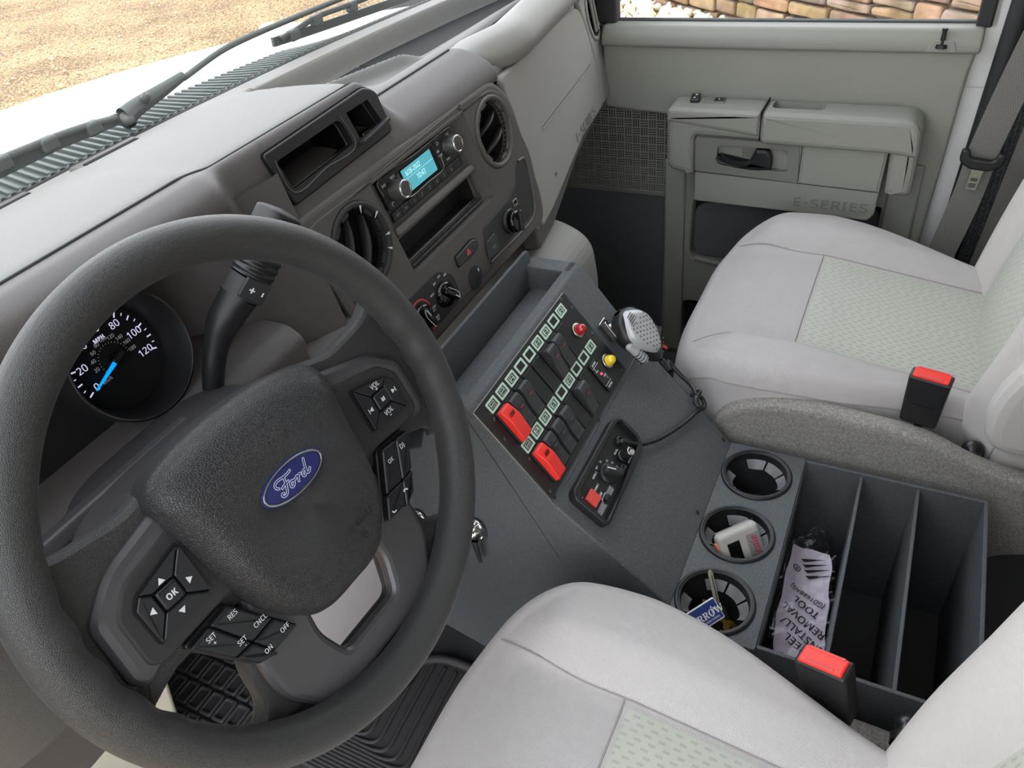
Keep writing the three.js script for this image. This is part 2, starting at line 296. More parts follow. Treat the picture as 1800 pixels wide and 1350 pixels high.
{ // ledge-stone retaining wall
  const w = thing('stone_wall', 'wall of rough tan and pinkish ledge stones seen through the passenger window', 'wall', [6.785, -0.75, -2.135]);
  w.rotation.set(0, Math.atan2(-0.805, -0.593), 0); // local x runs rearward along the wall, local z towards the van
  const tones = ['#c6aa86', '#cdb28e', '#b99f86', '#b29588', '#c8b095', '#a3978d', '#bfae9a', '#c6a483'];
  const ms = tones.map((c, i) => mat('stone' + i, c, 0.93, { map: stoneC, mapM: 0.9, bump: stoneB, bumpM: 0.5, bumpScale: 0.012 }));
  mesh('mortar_bed', box(9, 2.4, 0.2, 1.5, 1.1, -0.13, 0.01), M.mortar, w);
  let y = -0.02, row = 0;
  while (y < 0.95) {
    const h = [0.085, 0.12, 0.10, 0.15, 0.08, 0.13, 0.11, 0.14][row % 8]; let x = -1.6 + rr(-0.2, 0);
    while (x < 4.2) {
      const l = rr(0.2, 0.46), split = h > 0.125 && rnd() < 0.3, parts = split ? [[0, h * 0.5], [h * 0.5, h]] : [[0, h]];
      for (const [a, b] of parts) {
        const j = () => rr(-0.012, 0.012), p = [[x + 0.008, y + a + 0.007 + j() * 0.5], [x + l * 0.5, y + a + 0.007 + j() * 0.6], [x + l - 0.008, y + a + 0.007 + j() * 0.5], [x + l - 0.006 + j(), (y + a + y + b) / 2], [x + l - 0.012, y + b - 0.007 + j() * 0.5], [x + l * 0.45, y + b - 0.006 + j() * 0.6], [x + 0.01, y + b - 0.008 + j() * 0.5], [x + 0.004 + j(), (y + a + y + b) / 2]];
        mesh('stone', at(plate(roundPoly(p, 0.022), rr(0.1, 0.14), 0.022, -0.07, [], 2), 0, 0, 0), ms[Math.floor(rnd() * ms.length)], w);
      }
      x += l + 0.006;
    }
    y += h + 0.004; row++;
  }
}
{ // white bonnet with rounded leading edge, grille end below it
  const zF = (x) => -1.72 + 0.50 * Math.pow(Math.abs(x) / 0.83, 2.8), hoodY = (x, t) => 0.862 + 0.012 * (1 - t) - 0.03 * Math.max(0, x) * (1 - t) - 0.055 * t - 0.06 * t * t + 0.012 * (1 - Math.pow(x / 0.9, 2)) - 0.05 * Math.pow(Math.abs(x) / 0.92, 5);
  const h = thing('hood', 'glossy white van hood beyond the windshield', 'hood', [0, 0, 0]);
  const g = grid((u, v) => {
    const x = lerp(-0.92, 0.92, u), zr = -0.990 + 0.1 * x * x, t = clamp((v - 0.04) / 0.76);
    if (v < 0.04) return [x, hoodY(x, 0) - 0.14 * (1 - v / 0.04), zr + 0.02 * (1 - v / 0.04)];
    if (v <= 0.8) return [x, hoodY(x, t) - 0.02 * sstep(0.85, 1, t), lerp(zr, zF(x), t)];
    const k = (v - 0.8) / 0.2; return [x, hoodY(x, 1) - 0.02 - 0.7 * k, zF(x) - 0.05 * Math.sin(k * 1.5)];
  }, 60, 50);
  mesh('hood_panel', g, M.paint, h);
  for (const s of [1, -1]) mesh('fender', box(0.05, 0.7, 0.7, s * 0.915, 0.4, -1.22, 0.02), M.paint, h);
}
const cd = (x) => 0.877 - 0.042 * x - 0.06 * sstep(0.3, 0.7, x);
{ // black cowl grille between glass and hood
  const c = thing('cowl_grille', 'dark ribbed plastic cowl grille at the foot of the windshield', 'grille', [0, 0, 0]);
  mesh('cowl_panel', grid((u, v) => { const x = lerp(-0.86, 0.86, u); return [x, lerp(yBase(x) - 0.008, cd(x), v), lerp(zBase(x) - 0.006, -0.995 + 0.1 * x * x, v)]; }, 30, 4), M.cowl, c);
  const ribs = [];
  for (let x = -0.62; x < 0.62; x += 0.0135) { const a = V3(x, yBase(x) - 0.008, zBase(x) - 0.028), b = V3(x + 0.012, cd(x), -0.985 + 0.1 * x * x), d = b.clone().sub(a); ribs.push(at(new THREE.BoxGeometry(0.0045, 0.008, d.length()), (a.x + b.x) / 2, (a.y + b.y) / 2 + 0.001, (a.z + b.z) / 2, Math.atan2(d.y, Math.hypot(d.x, d.z)), Math.atan2(d.x, d.z), 0)); }
  const r = mesh('cowl_ribs', ribs.map((q) => strip(q)), M.cowl, c); r.userData.kind = 'stuff';
  const edge = []; for (let x = -0.66; x < 0.66; x += 0.0135) edge.push(at(strip(new THREE.TorusGeometry(0.0062, 0.002, 5, 8, Math.PI)), x, yBase(x) - 0.006, zBase(x) - 0.020, -Math.PI / 2.4)); 
  mesh('scalloped_edge', edge, M.cowl, c).userData.kind = 'stuff';
}
function wiper(label, armPts, bladePts, bracketPts) {
  const w = thing('windshield_wiper', label, 'wiper', [0, 0, 0]);
  if (armPts) {
    const n = armPts.length, a = armPts.slice(0, 4), b = armPts.slice(3);
    const c = new THREE.CatmullRomCurve3(a.map((p) => V3(...p)));
    mesh('arm_base', grid((u, v) => { const p = c.getPoint(u), wd = lerp(0.014, 0.006, u), th = lerp(0.012, 0.006, u), q = v * Math.PI * 2; return [p.x, p.y + wd * Math.sin(q) + 0.003, p.z + th * Math.cos(q)]; }, 24, 14), M.wiper, w);
    mesh('arm_rod', tube(b, 0.0042, 30, 8), M.wiper, w);
    mesh('pivot_cap', [at(lathe([[0, 0.010], [0.008, 0.009], [0.011, 0], [0, 0]], 20), a[0][0], a[0][1], a[0][2] + 0.004, 0.5), at(lathe([[0, 0.012], [0.005, 0.01], [0.006, 0], [0, 0]], 14), a[1][0] + 0.012, a[1][1] + 0.01, a[1][2] + 0.008, 0.9)], M.wiper, w);
  }
  mesh('rubber_blade', bladePts.slice(1).map((p, i) => { const a = V3(...bladePts[i]), b = V3(...p), d = b.clone().sub(a); return strip(at(new THREE.BoxGeometry(d.length(), 0.013, 0.005), (a.x + b.x) / 2, (a.y + b.y) / 2, (a.z + b.z) / 2, 0, Math.atan2(-d.z, d.x), Math.atan2(d.y, Math.hypot(d.x, d.z)))); }), M.wiper, w);
  mesh('bracket', [tube(bracketPts, 0.0045, 30, 7), ...[0.2, 0.5, 0.8].map((t) => { const c = new THREE.CatmullRomCurve3(bracketPts.map((p) => V3(...p))), p = c.getPoint(t); return box(0.022, 0.016, 0.014, p.x, p.y - 0.004, p.z, 0.004); })], M.wiper, w);
}
wiper('long black wiper arm rising from the cowl, its blade at the top centre', [[-0.06, 0.905, -0.887], [-0.037, 0.91, -0.889], [0.007, 0.916, -0.887], [0.046, 0.923, -0.882], [0.114, 0.937, -0.872], [0.172, 0.939, -0.871], [0.263, 0.937, -0.872], [0.398, 0.933, -0.874], [0.55, 0.925, -0.876]], [[0.231, 0.914, -0.886], [0.35, 0.902, -0.894], [0.614, 0.878, -0.908], [0.76, 0.872, -0.905]], [[0.245, 0.914, -0.884], [0.283, 0.917, -0.882], [0.332, 0.922, -0.88], [0.405, 0.918, -0.882], [0.55, 0.91, -0.886]]);
wiper('short stretch of wiper blade lying low over the hood on the driver side', null, [[-0.4, 0.918, -0.883], [-0.233, 0.917, -0.883], [-0.159, 0.917, -0.884], [-0.065, 0.911, -0.888]], [[-0.4, 0.931, -0.877], [-0.232, 0.929, -0.877], [-0.189, 0.927, -0.878], [-0.154, 0.925, -0.879], [-0.109, 0.92, -0.882], [-0.07, 0.913, -0.887]]);
mesh('antenna', [cyl(0.011, 0.014, 0.09, 0.8, 0.80, -1.06), cyl(0.0025, 0.003, 0.8, 0.8, 1.2, -1.06)], M.wiper); tag(scene.children[scene.children.length - 1], 'grey radio antenna post standing on the right fender', 'antenna');
// ================= dashboard =================
const polyAt = (P, t) => { const n = P.length - 1, k = Math.min(n - 1, Math.floor(t * n)), f = t * n - k; const g = (i) => P[clamp(i, 0, n)], a = g(k - 1), b = g(k), c = g(k + 1), d = g(k + 2); return [0, 1].map((q) => 0.5 * (2 * b[q] + (c[q] - a[q]) * f + (2 * a[q] - 5 * b[q] + 4 * c[q] - d[q]) * f * f + (3 * b[q] - a[q] - 3 * c[q] + d[q]) * f * f * f)); };
const profL = [[-0.575, 0.947], [-0.553, 0.948], [-0.534, 0.938], [-0.530, 0.918], [-0.542, 0.900], [-0.58, 0.893], [-0.63, 0.893]];
const profP = [[-0.577, 0.941], [-0.569, 0.9425], [-0.5625, 0.935], [-0.5555, 0.910], [-0.549, 0.886], [-0.5425, 0.868], [-0.5405, 0.855]];
const profH = [[-0.607, 0.897], [-0.59, 0.8965], [-0.568, 0.8895], [-0.551, 0.881], [-0.5425, 0.871], [-0.5395, 0.862], [-0.5405, 0.855]];
function dashProf(x, t) {
  const l = polyAt(profL, t), p = polyAt(profP, t), h = polyAt(profH, t), a = sstep(-0.255, -0.215, x), b = sstep(0.005, 0.07, x);
  const z = lerp(lerp(l[0], p[0], a), h[0], b), y = lerp(lerp(l[1], p[1], a), h[1], b), k = clamp((x - 0.278) / 0.0325);
  const pod = t > 0.25 && t < 0.9 && x > -0.161 && x < 0.019 && y > 0.8885 && y < 0.9235 ? 0.065 : 0; return [z - pod - 0.05 * k * k * t, y - 0.13 * (1 - Math.sqrt(1 - k * k * 0.9995))];
}
const dash = thing('dashboard', 'grey moulded van dashboard running under the windshield from door to door', 'dashboard');
{
  const zF = (x) => dashProf(x, 0)[0], yF = (x) => dashProf(x, 0)[1];
  const recess = (x, z) => { const back = zBase(x) + 0.055, left = 0.09 + (z + 0.8) * 0.25, m = sstep(left - 0.012, left + 0.02, x) * (1 - sstep(0.70, 0.74, x)) * sstep(back - 0.006, back + 0.006, z) * (1 - sstep(-0.655, -0.625, z)); const rib = Math.exp(-Math.pow((z - (-0.765 + (x - 0.15) * 0.32)) / 0.008, 2)) * (1 - sstep(0.3, 0.36, x)); return m * (0.036 - 0.018 * rib); };
  mesh('dash_pad', grid((u, v) => {
    const x = lerp(-0.86, 0.84, u), z0 = x < 0.27 ? zF(x) : -0.607 - 0.04 * sstep(0.3, 0.8, x), z1 = zBase(x) + 0.012, y0 = x < 0.24 ? yF(x) : 0.897, z = lerp(z0, z1, v), y1 = yBase(x) + 0.004;
    return [x, lerp(y0, y1, Math.pow(v, 1.1)) + 0.008 * Math.sin(v * Math.PI) * (x < 0.1 ? 1 : 0.2) - 0.006 * Math.exp(-v * 60) - recess(x, z), z];
  }, 260, 90), M.dashTop, dash);
  mesh('upper_trim', grid((u, v) => { const x = lerp(-0.86, 0.311, u), [z, y] = dashProf(x, v); return [x, y, z]; }, 240, 48), M.dashDark, dash);
  // slots that clear the glass
  for (const [x0, x1] of [[-0.30, -0.245], [-0.19, -0.095]]) { const m = (x0 + x1) / 2; mesh('defrost_slot', [at(box(x1 - x0, 0.012, 0.028, 0, 0, 0, 0.004), m, 0.899, -0.822), ], M.dashDark, dash); mesh('slot_opening', at(box((x1 - x0) * 0.8, 0.003, 0.008, 0, 0, 0, 0.001), m, 0.9055, -0.816), M.void, dash); }
  mesh('pad_seam', tube(Array.from({ length: 60 }, (_, i) => { const x = lerp(-0.84, 0.27, i / 59), [z, y] = dashProf(x, 0); return [x, y + 0.0001, z + 0.0016]; }), 0.0019, 160, 6), M.dashSeam, dash);
  // passenger side: fat roll over the glove box
  const roll = [[-0.02, 0.0], [0.0, 0.008], [0.03, 0.004], [0.045, -0.018], [0.035, -0.040], [0.018, -0.048]];
  mesh('airbag_roll', grid((u, v) => { const x = lerp(0.284, 0.855, u), z = -0.605 - 0.145 * (x - 0.45) - 0.052 * (1 - sstep(0.286, 0.40, x)), k = clamp((x - 0.77) / 0.075), [dz, dy] = polyAt(roll, v); return [x, 0.897 + dy - 0.03 * k * k * (v) - 0.010 * (1 - sstep(0.286, 0.40, x)), z + 0.02 + dz * (1 - 0.3 * k * k)]; }, 60, 30), M.dashMid, dash);
  const g = new THREE.Group(); g.name = 'glove_box'; g.position.set(0.5, 0.75, -0.566);
  g.quaternion.setFromRotationMatrix(new THREE.Matrix4().makeBasis(V3(0.9893, -0.0272, -0.1432), V3(0, 0.9824, -0.1867), V3(0.1458, 0.1847, 0.9719))); dash.add(g);
  mesh('fascia', pp([[-0.21, 0.115], [0.30, 0.1, 0.05], [0.384, 0.06], [0.384, -0.095], [0.30, -0.112], [0.11, -0.113], [-0.2, -0.155]], 0.02, 0.05, 0.01, -0.052), M.dashMid, g);
  mesh('door', pp([[-0.20, 0.097], [0.252, 0.09, 0.05], [0.274, 0.022], [0.284, -0.05], [0.272, -0.107], [0.1, -0.107], [-0.13, -0.138], [-0.2, -0.142]], 0.012, 0.012, 0.004, -0.002), M.dashMid, g);
  mesh('lower_lip', pp([[-0.2, -0.14], [-0.12, -0.13], [0.12, -0.105], [0.30, -0.11], [0.29, -0.125], [0.10, -0.135], [-0.12, -0.178], [-0.2, -0.18]], 0.006, 0.03, 0.005, -0.035), M.dashDark, g);
  mesh('end_trim', pp([[0.256, 0.095, 0.02], [0.30, 0.096, 0.03], [0.378, 0.06], [0.380, -0.085, 0.03], [0.34, -0.106], [0.275, -0.108], [0.287, -0.05], [0.278, 0.022]], 0.018, 0.014, 0.006, -0.004), M.dashMid, g);
  mesh('groove', [box(0.338, 0.0045, 0.002, 0.072, -0.016, 0.0098, 0.001)], M.doorDark, g);
  mesh('groove_ridge', [box(0.338, 0.0022, 0.004, 0.072, -0.0195, 0.0105, 0.001)], M.dashMid, g);
  mesh('raised_lettering', [txt('E', 0.0155, 0.066, -0.095, 0.0095, { deep: 0.0022, squash: 1.35 }), box(0.006, 0.003, 0.002, 0.0805, -0.095, 0.0105, 0.0005), txt('SERIES', 0.0155, 0.148, -0.0925, 0.0095, { deep: 0.0022, squash: 1.75, rot: 0.03 })], M.doorDark, g);
  mesh('small_mark', txt('VIN', 0.006, -0.088, -0.1, 0.0098, { deep: 0.0008 }), M.doorDark, g);
  mesh('vent_opening', plate(circlePath(0.326, 0.056, 0.042, 0.047), 0.004, 0.001, 0.0075), M.black, g);
  mesh('vent_ring', plate(circlePath(0.326, 0.056, 0.045, 0.050), 0.006, 0.002, 0.008, [circlePath(0.326, 0.056, 0.037, 0.042)]), M.dashMid, g);
  mesh('vent_flap', [at(box(0.028, 0.06, 0.005, 0, 0, 0, 0.002), 0.314, 0.056, 0.014, 0, 0.35), at(box(0.024, 0.060, 0.005, 0, 0, 0, 0.002), 0.338, 0.054, 0.013, 0, 0.35)], M.doorGrey, g);
  mesh('vent_notch', [0.3, 1.2, 2.4, 4.0, 5.4].map((t) => box(0.008, 0.008, 0.004, 0.326 + 0.036 * Math.cos(t), 0.056 + 0.041 * Math.sin(t), 0.0135, 0.001)), M.void, g);
  // what carries the parts below: bulkhead behind the stack and under the glove box
  mesh('lower_bulkhead', [prismX([[-0.60, 0.86], [-0.575, 0.86], [-0.545, 0.66], [-0.60, 0.60], [-0.80, 0.60], [-0.80, 0.86]], -0.24, 0.30, 0.004, 0.01), prismX([[-0.70, 0.86], [-0.69, 0.62], [-0.80, 0.60], [-0.80, 0.86]], 0.30, 0.83, 0.004, 0.01)], M.blackMatt, dash);
}
// driver side: binnacle around the instruments, lower panel, column opening
{
  mesh('binnacle_floor', prismX([[-0.66, 0.80], [-0.515, 0.795, 0.008], [-0.50, 0.783, 0.006], [-0.50, 0.70], [-0.66, 0.70]], -0.845, -0.243, 0.004, 0.008), M.dashDark, dash);
  mesh('binnacle_ledge', prismX([[-0.508, 0.806], [-0.496, 0.806], [-0.492, 0.795], [-0.505, 0.790]], -0.80, -0.395, 0.002, 0.004), M.wheelTrim, dash);
  mesh('binnacle_side', grid((u, v) => { const y = lerp(0.70, 0.915, v), s = u, x = lerp(-0.325, -0.165, s), b = 0.05 * Math.pow(Math.sin(s * Math.PI / 2), 2); return [x, y, -0.605 + 0.045 * sstep(0, 0.55, s) + b * 0.5 + 0.19 * (0.847 - y) * s - 0.01 * (1 - s)]; }, 30, 20), M.dashDark, dash);
  mesh('lower_panel', [prismX([[-0.56, 0.75], [-0.51, 0.745, 0.02], [-0.49, 0.69], [-0.51, 0.585], [-0.56, 0.575]], -0.845, -0.15, 0.006, 0.012)], M.dashDark, dash);
  mesh('left_wing', grid((u, v) => { const y = lerp(0.95, 0.71, v), x = lerp(-0.86, -0.60, u); return [x, y, -0.50 + 0.05 * sstep(0.2, 0.6, v) - 0.05 * Math.exp(-Math.pow((u - 0.55) / 0.2, 2)) * sstep(0.2, 0.7, v)]; }, 30, 30), mat('wingDark', '#4b4846', 0.5, { bump: leatherT, bumpM: 0.032, bumpScale: 0.00016 }), dash);
  mesh('knee_panel', pp(rect(-0.40, 0.28, -0.20, 0.56), 0.012, 0.02, 0.004, -0.53), M.plateGrey, dash);
}
// display pod: black insert with a dark cubby and an open tray
{
  const t = 0.2915, p = thing('storage_pod', 'black double cubby insert in the top of the dashboard above the radio', 'storage tray', [-0.08, 0.905, -0.555], t);
  const O1 = [[-0.078, 0.018], [0.0335, 0.0205, 0.012], [0.0365, -0.013], [-0.0755, -0.0168]], O2 = [[0.0425, 0.0215], [0.087, 0.0215], [0.0955, -0.0102], [0.045, -0.015]];
  mesh('frame', plate(roundPoly([[-0.0873, 0.0277], [0.0905, 0.0327, 0.014], [0.1055, 0.022], [0.1047, -0.0238], [-0.08, -0.0287]], 0.006), 0.012, 0.002, -0.006, [roundPoly(O1, 0.006), roundPoly(O2, 0.002)]), M.black, p);
  mesh('seam_gap', plate(roundPoly([[-0.0888, 0.0292], [0.0915, 0.0342, 0.014], [0.1072, 0.023], [0.1063, -0.0252], [-0.0815, -0.0302]], 0.007), 0.004, 0.0005, -0.002, [roundPoly([[-0.0873, 0.0277], [0.0905, 0.0327, 0.014], [0.1055, 0.022], [0.1047, -0.0238], [-0.08, -0.0287]], 0.006)]), M.void, p);
  const well = (O, d, r) => plate(roundPoly([[O[0][0] - 0.004, O[0][1] + 0.004], [O[1][0] + 0.004, O[1][1] + 0.004], [O[2][0] + 0.004, O[2][1] - 0.004], [O[3][0] - 0.004, O[3][1] - 0.004]], r), d, 0.001, -d - 0.003, [roundPoly(O, r)]);
  mesh('cubby_wall', well(O1, 0.05, 0.006), M.gloss, p); mesh('cubby_back', pp(rect(-0.082, -0.02, 0.04, 0.024), 0.004, 0.004, 0.001, -0.056), M.void, p);
  mesh('tray_wall', well(O2, 0.045, 0.002), M.black, p); mesh('tray_back', pp(rect(0.04, -0.02, 0.1, 0.026), 0.004, 0.004, 0.001, -0.05), M.blackMatt, p);
  mesh('tray_lip', at(box(0.056, 0.004, 0.01, 0, 0, 0, 0.0015), 0.0715, -0.012, 0.009, 0, 0, 0.09), M.softBlack, p);
  for (const x of [0.058, 0.072]) mesh('tray_rib', at(box(0.0012, 0.002, 0.03, 0, 0, 0, 0.0005), x, -0.0105, -0.012), M.steel, p);
  const edge = O1.map(([x, y], i) => [x * 1.0, y, 0.0062]); mesh('cubby_edge', tube([edge[0], edge[3], [-0.02, -0.0158, 0.0062], edge[2], edge[1]].map((q) => q), 0.0008, 60, 6), M.wheelTrim, p);
}
// ================= centre stack =================
const stackT = 0.1878;
const stack = thing('center_stack', 'dark grey centre panel of the dashboard with two round air vents', 'dashboard panel', [0, 0.847, -0.533], stackT);
{
  const recessO = [[-0.052, 0.009], [0.168, 0.016], [0.183, -0.122], [-0.034, -0.122]], vr = circlePath(0.2295, -0.0455, 0.0495), vl = circlePath(-0.0975, -0.047, 0.0495);
  const body = [[-0.176, 0.018, 0.02], [-0.15, 0.020], [0.262, 0.018, 0.04], [0.298, -0.02, 0.05], [0.311, -0.18, 0.03], [0.300, -0.216], [-0.09, -0.216], [-0.15, -0.13]];
  const seam = [[-0.1634, 0.0045, 0.012], [-0.15, 0.0085], [0.2512, 0.0085, 0.03], [0.2785, -0.012], [0.306, -0.108], [0.2995, -0.19], [0.281, -0.2015], [-0.055, -0.2015], [-0.135, -0.115]];
  const hv = [vr, vl, roundPoly(recessO, 0.012)];
  mesh('surround', plate(roundPoly(body, 0.02), 0.03, 0.006, -0.032, [roundPoly(seam, 0.012)]), M.dashDark, stack);
  mesh('face', plate(roundPoly(seam.map(([x, y, r]) => [x * 0.997 + 0.0003, y * 0.988 - 0.0006, r]), 0.012), 0.012, 0.0012, -0.0125, hv, 24), M.bezel, stack);
  mesh('backing', plate(roundPoly(seam, 0.012), 0.004, 0.0005, -0.085), M.void, stack);
  // sloping walls of the recess, the bar between radio and pocket
  const RO = [[-0.0345, 0.0005], [0.148, 0.0025], [0.1545, -0.0605], [-0.0275, -0.0605]], PO = [[-0.031, -0.0745], [0.161, -0.0735], [0.165, -0.114], [-0.028, -0.114]];
  mesh('recess_frame', plate(roundPoly(recessO.map(([x, y]) => [x * 1.03 - 0.002, y * 1.03 + 0.0015]), 0.012), 0.008, 0.003, -0.0215, [roundPoly(RO, 0.003), roundPoly(PO, 0.003)]), M.bezel, stack);
  const ring = grid((u, v) => { const k = u * 4, i = Math.min(3, Math.floor(k)), f = k - i, a = recessO[i], b = recessO[(i + 1) % 4], c = [[-0.037, 0.003], [0.151, 0.005], [0.168, -0.117], [-0.03, -0.117]], d = c[i], e = c[(i + 1) % 4]; return [lerp(lerp(a[0], b[0], f), lerp(d[0], e[0], f), v), lerp(lerp(a[1], b[1], f), lerp(d[1], e[1], f), v), -0.001 - 0.0135 * v]; }, 40, 3);
  mesh('recess_slope', ring, M.bezel, stack);
  mesh('divider_bar', at(box(0.192, 0.011, 0.012, 0, 0, 0, 0.004), 0.063, -0.067, -0.009, -0.35), M.dashDark, stack);
  mesh('pocket_wall', plate(roundPoly([[-0.036, -0.07], [0.166, -0.069], [0.17, -0.119], [-0.033, -0.119]], 0.004), 0.05, 0.001, -0.074, [roundPoly(PO, 0.003)]), M.blackMatt, stack);
  mesh('pocket_lip', at(box(0.188, 0.004, 0.012, 0, 0, 0, 0.0015), 0.068, -0.1145, -0.013), M.softBlack, stack);
  for (const [vx, vy, dial] of [[0.2295, -0.0455, 0], [-0.0975, -0.047, 1]]) {
    const v = new THREE.Group(); v.name = 'air_vent'; v.position.set(vx, vy, 0); stack.add(v);
    mesh('vent_ring', latheZ([[0.0415, -0.014], [0.0422, 0.0], [0.0438, 0.0024], [0.0472, 0.0024], [0.0492, 0.001], [0.0496, -0.012], [0.0415, -0.014]], 0, 0, 0, 64), dial ? M.softBlack : M.bezel, v);
    mesh('barrel', latheZ([[0.0418, -0.008], [0.041, -0.055], [0.0, -0.06]], 0, 0, 0, 40), M.void, v);
    const teeth = []; for (let k = 0; k < 12; k++) { const q = k / 12 * Math.PI * 2 + 0.2; if (k % 3 === 2) continue; teeth.push(at(box(0.014, 0.006, 0.004, 0, 0, 0, 0.001), 0.0398 * Math.cos(q), 0.0398 * Math.sin(q), -0.003, 0, 0, q + Math.PI / 2)); }
    mesh('vent_notches', teeth, dial ? M.softBlack : M.bezel, v);
    for (const [o, w] of [[-0.014, 0.070], [0.014, 0.070]]) {
      const b = grid((a, c) => { const s = (a - 0.5) * w, q = c * Math.PI * 2, th = 0.003 * Math.sqrt(Math.max(0.05, 1 - Math.pow(2 * a - 1, 4))); return [s, o + th * Math.cos(q) * 1.0, -0.014 + 0.0075 * Math.sin(q) * (1 - 0.4 * Math.pow(2 * a - 1, 2)) + 0.006 * Math.sin(a * Math.PI)]; }, 20, 14);
      const m = mesh('vent_blade', b, dial ? M.softBlack : M.black, v); m.rotation.z = dial ? 1.12 : 0.30;
    }
    if (dial) for (const [r, q] of [[0.040, 1.2], [0.0405, 0.55], [0.0405, -0.15], [0.041, -0.55]]) mesh('mark', at(plate(roundPoly([[-0.0015, 0.004], [0, -0.005], [0.0015, 0.004]], 0.0003), 0.0004, 0, 0), r * Math.cos(q), r * Math.sin(q), 0.0034, 0, 0, q + Math.PI / 2 + 3.14), M.legend, v);
  }
  // dark equipment panel at the lower right
  mesh('equipment_panel', plate(roundPoly([[0.262, -0.103], [0.2825, -0.108], [0.2735, -0.178, 0.012], [0.255, -0.189], [0.119, -0.1885], [0.128, -0.143], [0.21, -0.139], [0.243, -0.13]], 0.006), 0.003, 0.0008, -0.0018), M.softBlack, stack);
  const lipR = [[0.262, -0.103], [0.2825, -0.108], [0.2735, -0.178], [0.262, -0.1905], [0.119, -0.1905]]; mesh('panel_lip', tube(lipR.map(([x, y]) => [x + 0.002, y - 0.001, 0.0005]), 0.0022, 60, 8), M.bezel, stack);
  const usb = new THREE.Group(); usb.name = 'usb_port'; usb.position.set(0.2235, -0.150, 0.0012); stack.add(usb);
  mesh('port_frame', pp(rect(-0.0065, -0.0045, 0.0065, 0.0045), 0.001, 0.0012, 0.0003, 0, [roundPoly(rect(-0.005, -0.003, 0.005, 0.003), 0.0005)]), M.steel, usb); mesh('port_slot', pp(rect(-0.005, -0.003, 0.005, 0.003), 0.0005, 0.0006, 0.0001, 0), M.void, usb);
  const cap = new THREE.Group(); cap.name = 'power_outlet_cap'; cap.position.set(0.195, -0.166, 0.001); stack.add(cap);
  mesh('collar', latheZ([[0, 0.006], [0.0165, 0.006], [0.0185, 0.004], [0.0185, 0]], 0, 0, 0, 40), M.black, cap);
  mesh('flip_lid', latheZ([[0, 0.0175], [0.012, 0.0165], [0.0165, 0.013], [0.0165, 0.006], [0, 0.006]], 0.001, -0.001, 0, 40), M.gloss, cap);
  mesh('lid_tab', at(box(0.007, 0.03, 0.006, 0, 0, 0, 0.002), 0.003, -0.001, 0.018, 0, 0, -0.25), M.black, cap);
  const bl = new THREE.Group(); bl.name = 'blank_switch'; stack.add(bl);
  mesh('rocker', pp([[0.117, -0.186], [0.123, -0.161], [0.147, -0.159], [0.152, -0.177], [0.145, -0.186]], 0.003, 0.004, 0.0012, 0), M.switchBlack, bl);
  mesh('icon', txt('TCS', 0.0042, 0.136, -0.175, 0.0041, { rot: 0 }), M.dimLegend, bl);
  const hz = new THREE.Group(); hz.name = 'hazard_button'; stack.add(hz);
  mesh('cap', pp([[0.0495, -0.158], [0.048, -0.1435], [0.093, -0.1415], [0.105, -0.147], [0.104, -0.157], [0.094, -0.1595]], 0.003, 0.004, 0.0015, -0.001), M.switchBlack, hz);
  mesh('outline', plate(roundPoly([[0.048, -0.1595], [0.0465, -0.142], [0.0935, -0.1398], [0.107, -0.146], [0.106, -0.158], [0.095, -0.161]], 0.004), 0.0012, 0.0003, -0.001), M.void, hz);
  { const s = roundPoly([[-0.0052, -0.004], [0.0052, -0.004], [0, 0.005]], 0.0006), g = plate(s, 0.0004, 0, 0.003, [roundPoly([[-0.0024, -0.0024], [0.0024, -0.0024], [0, 0.0018]], 0.0002)]); mesh('triangle', at(g, 0.077, -0.150, 0), M.redSoft, hz); }
  const ol = new THREE.Group(); ol.name = 'round_outlet'; ol.position.set(0.077, -0.189, 0); stack.add(ol);
  mesh('ring', plate(circlePath(0, 0, 0.0165, 0.0152), 0.0012, 0.0004, -0.0002, [circlePath(0, 0, 0.0157, 0.0144)], 30), M.softBlack, ol); mesh('disc', plate(circlePath(0, 0, 0.0157, 0.0144), 0.001, 0.0003, -0.0004, [], 30), M.bezel, ol);
  mesh('mark', [at(box(0.0008, 0.004, 0.0006, 0, 0, 0), -0.003, 0.003, 0.0008), at(box(0.005, 0.002, 0.0006, 0, 0, 0), 0.001, -0.004, 0.0008)], M.blackMatt, ol); mesh('passenger_icon', pp(rect(-0.0015, -0.0025, 0.0015, 0.0025), 0.001, 0.0003, 0, 0.0008, [roundPoly(rect(-0.0006, -0.0002, 0.0006, 0.0014), 0.0003)]), M.legend, ol); ol.children[3].position.set(0.0105, 0.0055, 0);
  // climate panel with two rotary knobs
  const hv2 = new THREE.Group(); hv2.name = 'climate_panel'; stack.add(hv2);
  mesh('climate_face', pp([[-0.0745, -0.178], [-0.072, -0.138], [0.006, -0.1385], [0.031, -0.158], [0.0345, -0.181], [0.024, -0.1965], [-0.055, -0.1965]], 0.008, 0.002, 0.0006, -0.001), M.softBlack, hv2);
  const knob = (x, y, turn) => {
    const k = new THREE.Group(); k.name = 'rotary_knob'; k.position.set(x, y, 0.001); hv2.add(k);
    mesh('skirt', latheZ([[0, 0.009], [0.0135, 0.0085], [0.0165, 0.006], [0.0175, 0]], 0, 0, 0, 36), M.gloss, k);
    mesh('grip', at(box(0.0085, 0.030, 0.008, 0, 0, 0, 0.003), 0, 0, 0.0115, 0, 0, turn), M.gloss, k);
    mesh('pointer', at(box(0.0012, 0.010, 0.0006, 0, 0, 0, 0.0002), -Math.sin(turn) * 0.009, Math.cos(turn) * 0.009, 0.0163, 0, 0, turn), M.legend, k);
